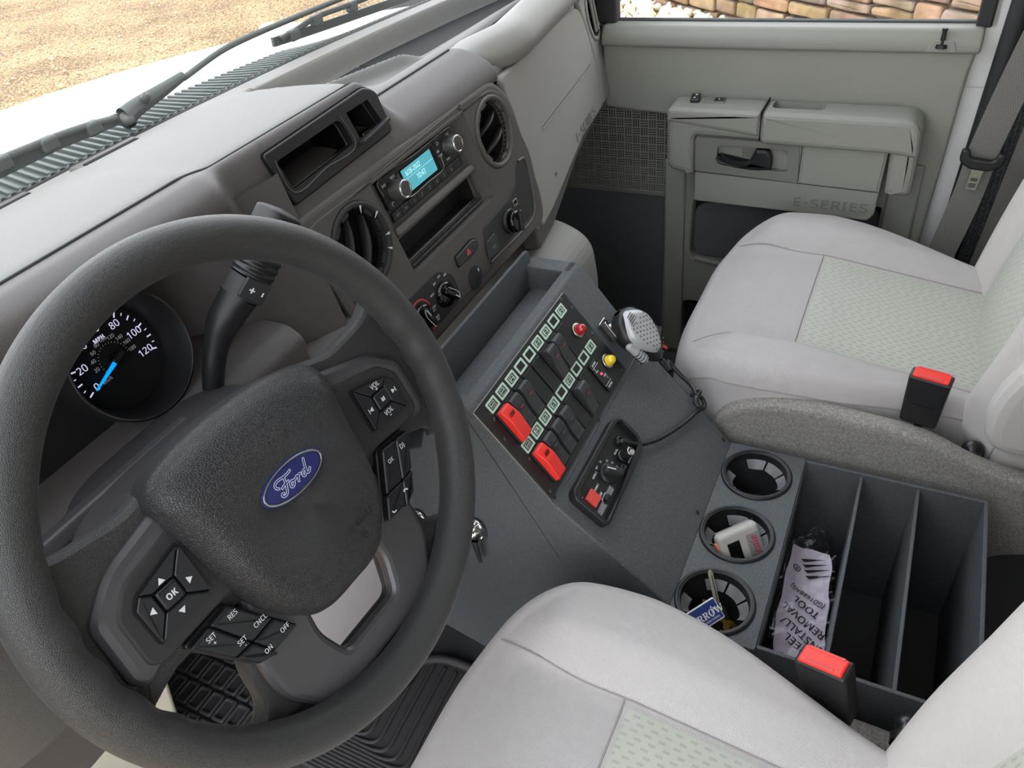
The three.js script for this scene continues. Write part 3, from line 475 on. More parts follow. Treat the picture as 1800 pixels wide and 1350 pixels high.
    mesh('edge_line', tube([[-0.0052, -0.013, 0.0155], [-0.0052, 0.011, 0.0155], [0, 0.0152, 0.0150]].map(([a, b, c]) => [a * Math.cos(turn) - b * Math.sin(turn), a * Math.sin(turn) + b * Math.cos(turn), c]), 0.0004, 20, 6), M.legend, k);
  };
  knob(0.001, -0.170, -2.4); knob(-0.053, -0.170, 0.4);
  mesh('climate_lettering', [['MAX', 0.1], ['A/C', 0.1], ['NORM', 0.1], ['A/C', 0.1], ['VENT', 0.1], ['OFF', 0.1], ['FLR', 0.1], ['MIX', 0.1]].map(([s], i) => txt(s, 0.0027, [-0.026, -0.026, -0.0275, -0.0275, -0.021, -0.0095, 0.0035, 0.0165][i], [-0.186, -0.190, -0.172, -0.176, -0.158, -0.1485, -0.1455, -0.150][i], 0.0011)), M.legend, hv2);
  mesh('warm_scale', plate((() => { const s = new THREE.Shape(); s.absarc(0, 0, 0.0225, 0.2, 1.9, false); s.absarc(0, 0, 0.0205, 1.9, 0.2, true); return s; })(), 0.0004, 0, 0.001), M.redSoft, hv2); hv2.children[hv2.children.length - 1].position.set(-0.053, -0.170, 0);
  mesh('warm_mark', [pp(rect(-0.036, -0.1905, -0.0335, -0.189), 0.0003, 0.0004, 0, 0.001), txt('WARM', 0.0026, -0.037, -0.195, 0.0011)], M.redSoft, hv2);
  mesh('seam_gap', plate(roundPoly(seam.map(([x, y, r]) => [x, y, r]), 0.012), 0.004, 0.0005, -0.012, [roundPoly(seam.map(([x, y, r]) => [x * 0.994 + 0.0006, y * 0.98 - 0.0011, r]), 0.012)]), M.void, stack);
}
{ // radio
  const r = thing('radio', 'black car radio with turquoise display and two chrome-ringed knobs', 'radio', [0, 0.847, -0.533], stackT), Z = -0.014;
  const P = (u, v) => [lerp(lerp(-0.0335, 0.1475, u), lerp(-0.0268, 0.1538, u), v), lerp(0.0002, -0.059, v)]; // face coordinates, both 0..1 from the top left
  const sk = (u0, v0, u1, v1, rad, d, bev, z) => pp([P(u0, v1), P(u1, v1), P(u1, v0), P(u0, v0)], rad, d, bev, z);
  mesh('chassis', sk(0, 0, 1, 1, 0.003, 0.03, 0.001, Z - 0.03), M.black, r);
  mesh('fascia', sk(0.025, 0.04, 0.975, 0.70, 0.004, 0.004, 0.001, Z), M.panelBlack, r);
  const line = (pts, w = 0.0004) => tube(pts.map(([u, v]) => [...P(u, v), Z + 0.0042]), w, 80, 6);
  mesh('silver_line', [line([[0.03, 0.36], [0.03, 0.07], [0.5, 0.07], [0.965, 0.07], [0.965, 0.1]]), line([[0.225, 0.66], [0.27, 0.73], [0.5, 0.735], [0.70, 0.735], [0.735, 0.70], [0.745, 0.5], [0.80, 0.34]], 0.0006)], M.steel, r);
  mesh('display_glass', sk(0.262, 0.14, 0.69, 0.70, 0.002, 0.0012, 0.0003, Z + 0.004), M.gloss, r);
  M.screen = new THREE.MeshStandardMaterial({ color: '#0a2a30', roughness: 0.2, emissive: new THREE.Color(0.07, 0.29, 0.34), emissiveIntensity: 1 });
  M.pixel = new THREE.MeshStandardMaterial({ color: '#9fd8dd', emissive: new THREE.Color(0.27, 0.5, 0.53), emissiveIntensity: 1 });
  mesh('display_screen', sk(0.275, 0.16, 0.645, 0.64, 0.001, 0.0006, 0, Z + 0.005), M.screen, r);
  const T = (s, size, u, v, z, o) => txt(s, size, ...P(u, v), z, o);
  mesh('display_text', [T('6/26-2022', 0.0062, 0.40, 0.27, Z + 0.0057, { squash: 0.85 }), T('10:43', 0.0068, 0.46, 0.47, Z + 0.0057, { squash: 0.85 }), sk(0.28, 0.365, 0.64, 0.372, 0.0001, 0.0001, 0, Z + 0.0057)], M.pixel, r);
  mesh('screen_edge_panel', sk(0.225, 0.18, 0.26, 0.66, 0.001, 0.0006, 0.0002, Z + 0.004), M.wheelTrim, r);
  for (const [u, v] of [[0.155, 0.40], [0.872, 0.36]]) {
    const [x, y] = P(u, v), k = new THREE.Group(); k.name = 'control_knob'; k.position.set(x, y, Z + 0.004); r.add(k);
    mesh('barrel', latheZ([[0.0105, 0.017], [0.0117, 0.016], [0.0122, 0.004], [0.0128, 0]], 0, 0, 0, 44), mat('knobSilver', '#8b8a88', 0.32, { metalness: 0.8 }), k);
    mesh('rim', latheZ([[0.0086, 0.0166], [0.0095, 0.0178], [0.0107, 0.0172], [0.0112, 0.0155]], 0, 0, 0, 44), M.chrome, k);
    mesh('cap', latheZ([[0, 0.0172], [0.0084, 0.0169], [0.009, 0.015]], 0, 0, 0, 36), M.wheelTrim, k);
  }
  for (let i = 0; i < 9; i++) { const u0 = 0.035 + i * 0.1035; mesh('preset_button', sk(u0, 0.765, u0 + 0.1, 0.955, 0.0012, 0.004, 0.0012, Z - 0.001), M.panelBlack, r); }
  mesh('preset_legend', ['AST', 'FM', '1', '2', '3', '4', '5', '6', '>'].map((s, i) => T(s, i > 1 && i < 8 ? 0.0046 : 0.0032, 0.085 + i * 0.1035, 0.86, Z + 0.0031)), M.dimLegend, r);
  for (const [u0, v0, u1, v1] of [[0.03, 0.09, 0.115, 0.24], [0.03, 0.52, 0.13, 0.70], [0.72, 0.09, 0.80, 0.26], [0.86, 0.08, 0.965, 0.2], [0.76, 0.54, 0.86, 0.70]]) mesh('side_button', sk(u0, v0, u1, v1, 0.002, 0.0012, 0.0005, Z + 0.0038), M.button, r);
  mesh('side_legend', [T('RAD', 0.0030, 0.07, 0.18, Z + 0.0051), T('MUS', 0.0032, 0.185, 0.15, Z + 0.0045), T('C', 0.0052, 0.075, 0.60, Z + 0.0051, { rot: -0.6 }), T('U', 0.0050, 0.755, 0.18, Z + 0.0051, { rot: 1.57 }), T('OK', 0.0034, 0.725, 0.33, Z + 0.0055), T('TUNE', 0.0030, 0.735, 0.43, Z + 0.0055), T('ESC', 0.0026, 0.905, 0.15, Z + 0.0051), T('INFO', 0.0026, 0.81, 0.61, Z + 0.0051)], M.legend, r);
}
// engine cover shoulder showing to the right of the stack
{
  const e = thing('engine_cover', 'rounded light grey engine cover end showing behind the console near the glove box', 'engine cover', [0, 0, 0]);
  mesh('shell', prismX([[-0.50, 0.05], [-0.455, 0.45], [-0.465, 0.545, 0.05], [-0.53, 0.575, 0.03], [-0.72, 0.575], [-0.72, 0.05]], 0.20, 0.428, 0.022, 0.03), M.dashMid, e);
  mesh('latch', [at(box(0.004, 0.018, 0.012, 0, 0, 0, 0.002), 0.428, 0.50, -0.515)], M.steel, e);
}
{ // right kick panel: basket-weave speaker grille above a plain dark panel
  const k = structGroup('trim_4');
  mesh('lower_panel', box(0.03, 0.62, 0.72, 0.905, 0.095, -0.81, 0.01), M.kick, k);
  mesh('upper_panel', box(0.03, 0.30, 0.5, 0.908, 0.55, -0.83, 0.01), M.doorDark, k);
  const g = new THREE.Group(); g.name = 'speaker_grille'; g.position.set(0.888, 0, 0); g.rotation.y = -Math.PI / 2; k.add(g); // local x = rearward, y = up, z = inboard
  const U0 = -0.70, U1 = -0.464, V0 = 0.408, V1 = 0.616, N = 0.0182, bars = [], rim = 0.008;
  mesh('grille_frame', plate(roundPoly(rect(U0 - 0.03, V0 - 0.012, U1 + 0.002, V1 + 0.004), 0.012), 0.008, 0.003, 0.0, [roundPoly(rect(U0, V0, U1 - rim, V1 - rim), 0.02)]), M.doorDark, g);
  mesh('dark_backing', pp(rect(U0, V0, U1, V1), 0.004, 0.002, 0, 0.0005), M.kick, g);
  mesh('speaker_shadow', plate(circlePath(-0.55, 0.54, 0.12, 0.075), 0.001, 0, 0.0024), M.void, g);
  let i = 0; for (let u = U0 + N / 2; u < U1 - rim; u += N, i++) { let j = 0; for (let v = V0 + N / 2; v < V1 - rim; v += N, j++) for (let s = 0; s < 4; s++) { const o = (s - 1.5) * N / 3.4, h = (i + j) % 2; bars.push(at(new THREE.BoxGeometry(h ? N : 0.0026, h ? 0.0026 : N, 0.004), u + (h ? 0 : o), v + (h ? o : 0), 0.005)); } }
  mesh('basket_weave', bars.map(strip), M.doorGrey, g).userData.kind = 'stuff';
}
// ================= steering wheel =================
const wheel = thing('steering_wheel', 'black leather-grained steering wheel with four spokes, buttons and a blue oval badge', 'steering wheel', [-0.429, 0.811, -0.361]);
wheel.rotation.set(-0.417, 0, -0.087);
{
  const w = wheel, R = 0.181;
  mesh('rim', grid((u, v) => { // slim torus with finger swells on the inside below ten and two
    const a = u * Math.PI * 2, q = v * Math.PI * 2, s = Math.sin(a), side = Math.pow(Math.max(0, Math.abs(Math.cos(a)) - 0.55) / 0.45, 0.5), grip = side * (s < 0.3 && s > -0.42 ? 1 : 0) * 0.0011 * Math.sin(a * 34) * Math.max(0, -Math.cos(q));
    const r = 0.0162 + grip, rad = R + r * Math.cos(q); return [rad * Math.cos(a), rad * Math.sin(a), r * 1.05 * Math.sin(q)];
  }, 220, 26), M.wheelSkin, w);
  // leather-covered roots of the spokes, flowing into the rim
  const root = (pts, r) => plate(roundPoly(pts, r), 0.022, 0.007, -0.017, [], 10);
  for (const s of [1, -1]) mesh('spoke', root([[s * 0.176, 0.074, 0.004], [s * 0.150, 0.058, 0.02], [s * 0.10, 0.052], [s * 0.05, 0.066], [s * 0.05, -0.05], [s * 0.125, -0.047, 0.02], [s * 0.160, -0.060, 0.02], [s * 0.172, -0.078, 0.004]], 0.01), M.wheelSkin, w);
  mesh('lower_spoke', plate(roundPoly([[-0.074, -0.045], [-0.098, -0.09, 0.03], [-0.100, -0.124, 0.02], [-0.128, -0.136, 0.006], [-0.07, -0.180], [0.07, -0.180], [0.128, -0.136, 0.006], [0.100, -0.124, 0.02], [0.098, -0.09, 0.03], [0.074, -0.045]], 0.01), 0.02, 0.006, -0.020, [roundPoly([[-0.042, -0.06], [0.042, -0.06], [0.046, -0.112], [0.036, -0.146], [-0.036, -0.146], [-0.046, -0.112]], 0.008)], 10), M.wheelSkin, w);
  mesh('lower_trim', plate(roundPoly([[-0.072, -0.04], [-0.092, -0.088, 0.03], [-0.091, -0.126, 0.012], [-0.064, -0.168, 0.02], [0.064, -0.168, 0.02], [0.091, -0.126, 0.012], [0.092, -0.088, 0.03], [0.072, -0.04]], 0.01), 0.014, 0.0065, -0.010, [roundPoly([[-0.034, -0.06], [0.034, -0.06], [0.040, -0.112], [0.030, -0.141], [-0.030, -0.141], [-0.040, -0.112]], 0.008)], 10), M.wheelTrim, w);
  for (const s of [1, -1]) {
    mesh('spoke_trim', plate(roundPoly([[s * 0.06, 0.052], [s * 0.132, 0.034, 0.012], [s * 0.158, 0.013], [s * 0.160, -0.034, 0.012], [s * 0.150, -0.043, 0.008], [s * 0.12, -0.033], [s * 0.06, -0.04]], 0.008), 0.020, 0.009, -0.012, [], 10), M.wheelTrim, w);
    mesh('spoke_panel', plate(roundPoly([[s * 0.066, 0.036], [s * 0.130, 0.0215], [s * 0.145, 0.006], [s * 0.146, -0.030], [s * 0.138, -0.036], [s * 0.066, -0.032]], 0.006), 0.006, 0.003, 0.0035), M.softBlack, w);
  }
  mesh('hub', plate(roundPoly([[-0.10, 0.055], [0.10, 0.055], [0.10, -0.03], [0.07, -0.10], [-0.07, -0.10], [-0.10, -0.03]], 0.02), 0.03, 0.006, -0.035), M.softBlack, w);
  // airbag cover: a soft pillow with a rolled edge
  const half = [[0.0, 0.0735], [0.030, 0.0725], [0.056, 0.0685], [0.073, 0.062], [0.081, 0.051], [0.081, 0.037], [0.0765, 0.010], [0.072, -0.021], [0.063, -0.053], [0.047, -0.077], [0.029, -0.0895], [0.0, -0.0915]];
  const out = [...half.map((p) => p), ...half.slice(1, -1).reverse().map(([x, y]) => [-x, y])], oc = new THREE.CatmullRomCurve3(out.map(([x, y]) => V3(x - 0.0095, y, 0)), true, 'catmullrom', 0.6), ring = oc.getSpacedPoints(160);
  const cover = mesh('airbag_cover', grid((u, v) => {
    const p = ring[Math.round(u * 160) % 160], s = Math.sin(Math.min(1, v / 0.8) * Math.PI / 2), edge = v > 0.8 ? (v - 0.8) / 0.2 : 0, k = Math.pow(s, 0.95);
    const x = -0.0095 + (p.x + 0.0095) * k * (1 - 0.03 * edge), y = -0.012 + (p.y + 0.012) * k * (1 - 0.03 * edge);
    const up = sstep(-0.05, 0.05, y), s0 = lerp(0.80, 0.52, up), q = Math.max(0, (k - s0) / (1 - s0)), z = 0.000 + lerp(0.020, 0.026, up) * Math.sqrt(Math.max(0, 1 - q * q)) + lerp(0.006, 0.0, up) + 0.003 * (1 - k) - 0.025 * edge; return [x, y, z];
  }, 160, 60, true), M.airbagSkin, w);
  const em = new THREE.Group(); em.name = 'oval_badge'; em.position.set(-0.0105, 0.0095, 0.0275); em.rotation.x = -0.02; w.add(em);
  { // script lettering printed on the badge
    const c = document.createElement('canvas'); c.width = 1024; c.height = 420; const g = c.getContext('2d');
    g.fillStyle = '#16205f'; g.fillRect(0, 0, 1024, 420);
    const path = () => { g.beginPath();
      // F
      g.moveTo(245, 190); g.bezierCurveTo(205, 175, 195, 105, 265, 92); g.bezierCurveTo(340, 82, 400, 128, 520, 92);
      g.moveTo(392, 112); g.bezierCurveTo(372, 190, 350, 270, 318, 312); g.bezierCurveTo(290, 346, 240, 340, 232, 306); g.bezierCurveTo(230, 286, 252, 278, 266, 292);
      g.moveTo(290, 222); g.bezierCurveTo(340, 196, 370, 206, 418, 196);
      // o
      g.moveTo(470, 232); g.bezierCurveTo(420, 222, 392, 300, 430, 308); g.bezierCurveTo(480, 312, 508, 232, 470, 232); g.bezierCurveTo(500, 256, 520, 250, 548, 232);
      // r
      g.moveTo(548, 232); g.bezierCurveTo(562, 220, 580, 226, 572, 250); g.lineTo(552, 306); g.moveTo(566, 268); g.bezierCurveTo(590, 232, 612, 220, 634, 238);
      // d
      g.moveTo(720, 236); g.bezierCurveTo(668, 214, 628, 296, 664, 306); g.bezierCurveTo(700, 312, 726, 262, 742, 216); g.lineTo(786, 96); g.moveTo(742, 216); g.bezierCurveTo(728, 262, 716, 306, 744, 306); g.bezierCurveTo(766, 304, 782, 286, 796, 268); };
    g.lineCap = g.lineJoin = 'round'; g.strokeStyle = '#d5d9e4'; g.lineWidth = 40; path(); g.stroke(); g.strokeStyle = '#1b2874'; g.lineWidth = 21; path(); g.stroke();
    const t = new THREE.CanvasTexture(c); t.colorSpace = THREE.SRGBColorSpace; const a = 0.0268, b = 0.0102;
    const s = circlePath(0, 0, a, b), face = new THREE.ExtrudeGeometry(s, { depth: 0.0012, bevelEnabled: false, curveSegments: 48 }), p = face.attributes.position, uv = face.attributes.uv;
    for (let i = 0; i < p.count; i++) uv.setXY(i, p.getX(i) / (2 * a) + 0.5, p.getY(i) / (2 * b) + 0.5);
    mesh('script_face', face, new THREE.MeshPhysicalMaterial({ map: t, roughness: 0.35, clearcoat: 0.7, clearcoatRoughness: 0.15 }), em);
    mesh('silver_rim', plate(circlePath(0, 0, a + 0.0019, b + 0.0018), 0.0018, 0.0002, 0, [circlePath(0, 0, a + 0.0006, b + 0.0006)], 48), M.chrome, em);
    mesh('blue_edge', plate(circlePath(0, 0, a + 0.0029, b + 0.0027), 0.0014, 0.0002, -0.0002, [circlePath(0, 0, a + 0.0016, b + 0.0015)], 48), mat('badgeBlue', '#1b2568', 0.3), em);
  }
  mesh('embossed_text', [txt('AIRBAG', 0.0062, 0.016, -0.052, 0.0272, { deep: 0.0005, squash: 1.1 }), txt('S', 0.006, 0.014, -0.0625, 0.0270, { deep: 0.0005 })], M.airbagSkin, w);
  // buttons
  const five = (s, legends) => {
    const g = new THREE.Group(); g.name = 'button_pad'; w.add(g);
    const O = [[0.0905, 0.0195], [0.127, 0.0105], [0.1335, 0.004], [0.1330, -0.0235], [0.0905, -0.0195]].map(([x, y]) => [s * x, y]), cx = s * 0.112, cy = -0.002, I = [[-0.0085, -0.0075], [0.0085, -0.0075], [0.0085, 0.0075], [-0.0085, 0.0075]].map(([x, y]) => [cx + x, cy + y]);
    mesh('pad_base', plate(roundPoly(O.map(([x, y]) => [cx + (x - cx) * 1.05, cy + (y - cy) * 1.07]), 0.003), 0.003, 0.0008, 0.0085), M.void, g);
    const keys = [[O[0], O[1], I[2 - (s < 0 ? 0 : 0)], I[3]], 0];
    const tl = s > 0 ? O[0] : O[2], quad = (a) => mesh('button', plate(roundPoly(a, 0.0012), 0.005, 0.0014, 0.0095), M.button, g);
    const inn = s > 0 ? [I[3], I[2], I[1], I[0]] : [I[2], I[3], I[0], I[1]]; // top inner, top outer, bottom outer, bottom inner
    const k = (a, t) => [lerp(a[0], cx, t), lerp(a[1], cy, t)];
    quad([O[0], O[1], inn[1], inn[0]].map((p) => k(p, 0.02)).map(([x, y]) => [x, y + 0.0004]));
    quad([O[1], O[2], O[3], inn[2], inn[1]].map((p) => k(p, 0.02)).map(([x, y]) => [x + s * 0.0005, y]));
    quad([O[3], O[4], inn[3], inn[2]].map((p) => k(p, 0.02)).map(([x, y]) => [x, y - 0.0004]));
    quad([O[4], O[0], inn[0], inn[3]].map((p) => k(p, 0.02)).map(([x, y]) => [x - s * 0.0004, y]));
    mesh('center_button', plate(roundPoly(I.map((p) => k(p, 0.08)), 0.002), 0.0065, 0.0018, 0.0095), M.button, g);
    legends(g, cx, cy);
  };
  five(1, (g, cx, cy) => { mesh('legend', [txt('VOL', 0.0042, cx + 0.0005, cy + 0.0135, 0.0146), txt('+', 0.0045, cx + 0.0005, cy + 0.0098, 0.0146), txt('M', 0.0036, cx, cy, 0.0162, { font: 'sans_bold' }), txt('VOL', 0.0042, cx, cy - 0.0118, 0.0146), txt('-', 0.006, cx, cy - 0.0158, 0.0146), ...[-1, 1].flatMap((s) => [at(strip(new THREE.ShapeGeometry(roundPoly([[-0.002, -0.0022], [0.002, 0], [-0.002, 0.0022]], 0.0002))), cx + s * 0.0152, cy - 0.001, 0.0147, 0, 0, s > 0 ? 0 : Math.PI), box(0.0007, 0.0044, 0.0002, cx + s * 0.0179, cy - 0.001, 0.0147, 0.0001)])], M.legend, g); });
  five(-1, (g, cx, cy) => { mesh('legend', [txt('OK', 0.0042, cx, cy, 0.0162, { font: 'sans_bold' }), ...[[0, 0.0122, 1.57], [0, -0.0128, -1.57], [-0.0148, 0, 3.14], [0.0148, 0, 0]].map(([x, y, a]) => at(strip(new THREE.ShapeGeometry(roundPoly([[-0.0018, -0.0027], [0.0022, 0], [-0.0018, 0.0027]], 0.0002))), cx + x, cy + y - 0.001, 0.0147, 0, 0, a))], M.legend, g); });
  for (const s of [1, -1]) {
    const g = new THREE.Group(); g.name = 'lower_button_group'; w.add(g);
    const A = [0.087, -0.036], B = [0.1225, -0.0395], C = [0.094, -0.085], D = [0.0785, -0.0905], E = [0.0555, -0.0865], mix = (p, q, t) => [lerp(p[0], q[0], t), lerp(p[1], q[1], t)];
    const m0 = mix(A, B, 0.5), m1 = mix([0.084, -0.087], [0.0665, -0.0885], 0.25), la = mix(A, E, 0.64), lm = mix(m0, m1, 0.64), lb = mix(B, C, 0.64), F = (p) => [s * p[0], p[1]];
    mesh('group_base', plate(roundPoly([A, B, C, D, E].map(([x, y]) => F([0.09 + (x - 0.09) * 1.05, -0.063 + (y + 0.063) * 1.05])), 0.006), 0.014, 0.003, -0.008), M.black, g);
    const key = (P) => mesh('button', plate(roundPoly(P.map(F).map(([x, y]) => { const c = P.reduce((a, p) => [a[0] + p[0] * s / P.length, a[1] + p[1] / P.length], [0, 0]); return [c[0] + (x - c[0]) * 0.97, c[1] + (y - c[1]) * 0.975]; }), 0.0025), 0.009, 0.0022, 0.004), M.button, g);
    key([A, m0, lm, la]); key([m0, B, lb, lm]); key([la, lm, m1, E]); key([lm, lb, C, D, m1]);
    const L = s < 0 ? [['RES', 0.112, -0.044], ['CNCL', 0.0965, -0.0615], ['SET', 0.0935, -0.0445], ['+', 0.0935, -0.049], ['SET', 0.080, -0.063], ['-', 0.080, -0.0675], ['OFF', 0.088, -0.078], ['ON', 0.0695, -0.0795]] : [['))', 0.105, -0.046], ['x', 0.0885, -0.049], ['(', 0.088, -0.079], [')', 0.069, -0.080]];
    mesh('legend', s < 0 ? [['RES', -0.0888, -0.0432], ['CNCL', -0.0765, -0.0615], ['SET', -0.1085, -0.0440], ['+', -0.1085, -0.0485], ['SET', -0.0940, -0.0620], ['-', -0.0940, -0.0662], ['OFF', -0.0655, -0.0795], ['ON', -0.0835, -0.0815]].map(([t, x, y]) => txt(t, 0.0036, x, y, 0.0132, { squash: 0.95 })) : [txt('D)', 0.0042, 0.1065, -0.0462, 0.0132), txt('OX', 0.0036, 0.0885, -0.0478, 0.0132), at(strip(new THREE.TorusGeometry(0.0028, 0.0007, 6, 12, 2)), 0.066, -0.081, 0.0132, 0, 0, 3.2), at(strip(new THREE.TorusGeometry(0.0026, 0.0008, 6, 12, 2)), 0.0855, -0.079, 0.0132, 0, 0, 0.4)], M.legend, g);
  }
}
for (const o of wheel.children) if (!['rim', 'airbag_cover', 'oval_badge', 'embossed_text'].includes(o.name)) o.position.z -= o.name === 'spoke' || o.name === 'lower_spoke' ? 0.015 : 0.011; // the hub sits a little deeper than the rim
{ // column shroud behind the wheel
  const c = thing('steering_column', 'dark textured steering column shroud behind the wheel hub', 'steering column', [-0.429, 0.776, -0.44], 0.2);
  const loft = (z0, z1, w0, w1, h0, h1, dy) => grid((u, v) => { const a = u * Math.PI * 2, w = lerp(w0, w1, v), h = lerp(h0, h1, v), e = 0.55, cx = Math.sign(Math.cos(a)) * Math.pow(Math.abs(Math.cos(a)), e), cy = Math.sign(Math.sin(a)) * Math.pow(Math.abs(Math.sin(a)), e); const k = v > 0.93 ? 1 - 0.12 * Math.pow((v - 0.93) / 0.07, 2) : 1; return [w * cx * k, h * cy * k + dy * v, lerp(z0, z1, v)]; }, 60, 24, true);
  mesh('shroud', loft(-0.14, 0.045, 0.098, 0.112, 0.036, 0.050, -0.004), M.wheelTrim, c);
  mesh('collar', loft(0.035, 0.058, 0.088, 0.082, 0.045, 0.042, 0.0), M.softBlack, c);
  mesh('shroud_cap', at(strip(new THREE.CircleGeometry(0.04, 30)), 0, 0, 0.0575), M.softBlack, c);
  mesh('shroud_seam', tube([[-0.108, 0.012, -0.12], [-0.1125, 0.012, 0.0], [-0.112, 0.014, 0.035]], 0.0012, 20, 6), M.void, c);
}
{ // column gear lever
  const s = thing('gear_lever', 'black column gear lever with plus and minus button rising behind the wheel', 'gear lever', [0, 0, 0]);
  const C = new THREE.CatmullRomCurve3([[-0.352, 0.770, -0.525], [-0.3464, 0.7943, -0.520], [-0.3371, 0.8248, -0.512], [-0.3241, 0.8481, -0.505], [-0.3117, 0.8621, -0.498], [-0.3021, 0.8712, -0.492]].map((p) => V3(...p)));
  const rad = (t) => 0.0085 + 0.002 * Math.sin(t * 2) + 0.0050 * sstep(0.5, 0.85, t) + 0.001 * sstep(0.85, 1, t);
  const sweep = (c, t0, t1, r, nu = 40, e = 1) => { const f = c.computeFrenetFrames(200); return grid((u, v) => { const t = lerp(t0, t1, v), p = c.getPointAt(t), i = Math.round(t * 200), a = u * Math.PI * 2, k = r(t), N = f.normals[i], B = f.binormals[i], cx = Math.sign(Math.cos(a)) * Math.pow(Math.abs(Math.cos(a)), e), cy = Math.sign(Math.sin(a)) * Math.pow(Math.abs(Math.sin(a)), e); return [p.x + k * (cx * N.x + cy * B.x), p.y + k * (cx * N.y + cy * B.y), p.z + k * (cx * N.z + cy * B.z)]; }, 30, nu, true); };
  mesh('stem', sweep(C, 0, 0.99, rad), M.black, s);
  const A = C.getPointAt(0.985), T = new THREE.CatmullRomCurve3([A, V3(-0.2856, 0.8875, -0.484), V3(-0.2666, 0.9069, -0.478), V3(-0.2470, 0.9265, -0.471)]);
  mesh('button_block', sweep(T, 0, 0.22, () => 0.0165, 6, 0.8), M.softBlack, s);
  mesh('ribbed_ring', sweep(T, 0.24, 0.48, (t) => 0.0175 + 0.0008 * Math.sin(t * 90), 24, 0.85), M.black, s);
  mesh('knob_head', sweep(T, 0.48, 1, (t) => 0.0172 - 0.0172 * Math.pow(Math.max(0, (t - 0.92) / 0.08), 4), 30, 0.6), M.softBlack, s);
  const eye = V3(-0.69, 1.2, 0), face = (t, geo, name, m) => { const p = T.getPointAt(t), d = eye.clone().sub(p).normalize(), tan = T.getTangentAt(t), q = V3(0, 0.35, 1).normalize(); const zz = q.clone().addScaledVector(tan, -q.dot(tan)).normalize(), o = mesh(name, geo, m, s); o.position.copy(p).addScaledVector(zz, 0.0162); o.quaternion.setFromRotationMatrix(new THREE.Matrix4().makeBasis(tan.clone().cross(zz), tan, zz)); };
  face(0.14, pp(rect(-0.012, -0.0095, 0.012, 0.0095), 0.003, 0.004, 0.0015, -0.002), 'plus_minus_button', M.softBlack);
  face(0.14, [box(0.0052, 0.0013, 0.0003, -0.003, 0, 0.0022, 0.0001), box(0.0013, 0.0052, 0.0003, -0.003, 0, 0.0022, 0.0001), box(0.0013, 0.004, 0.0003, 0.0075, 0, 0.0022, 0.0001)], 'plus_minus_mark', M.white);
  face(0.72, [at(strip(new THREE.ShapeGeometry(roundPoly([[-0.002, 0.002], [0.002, 0.002], [0, -0.0025]], 0.0002))), 0.006, -0.002, 0.0016)], 'arrow_mark', M.white);
}
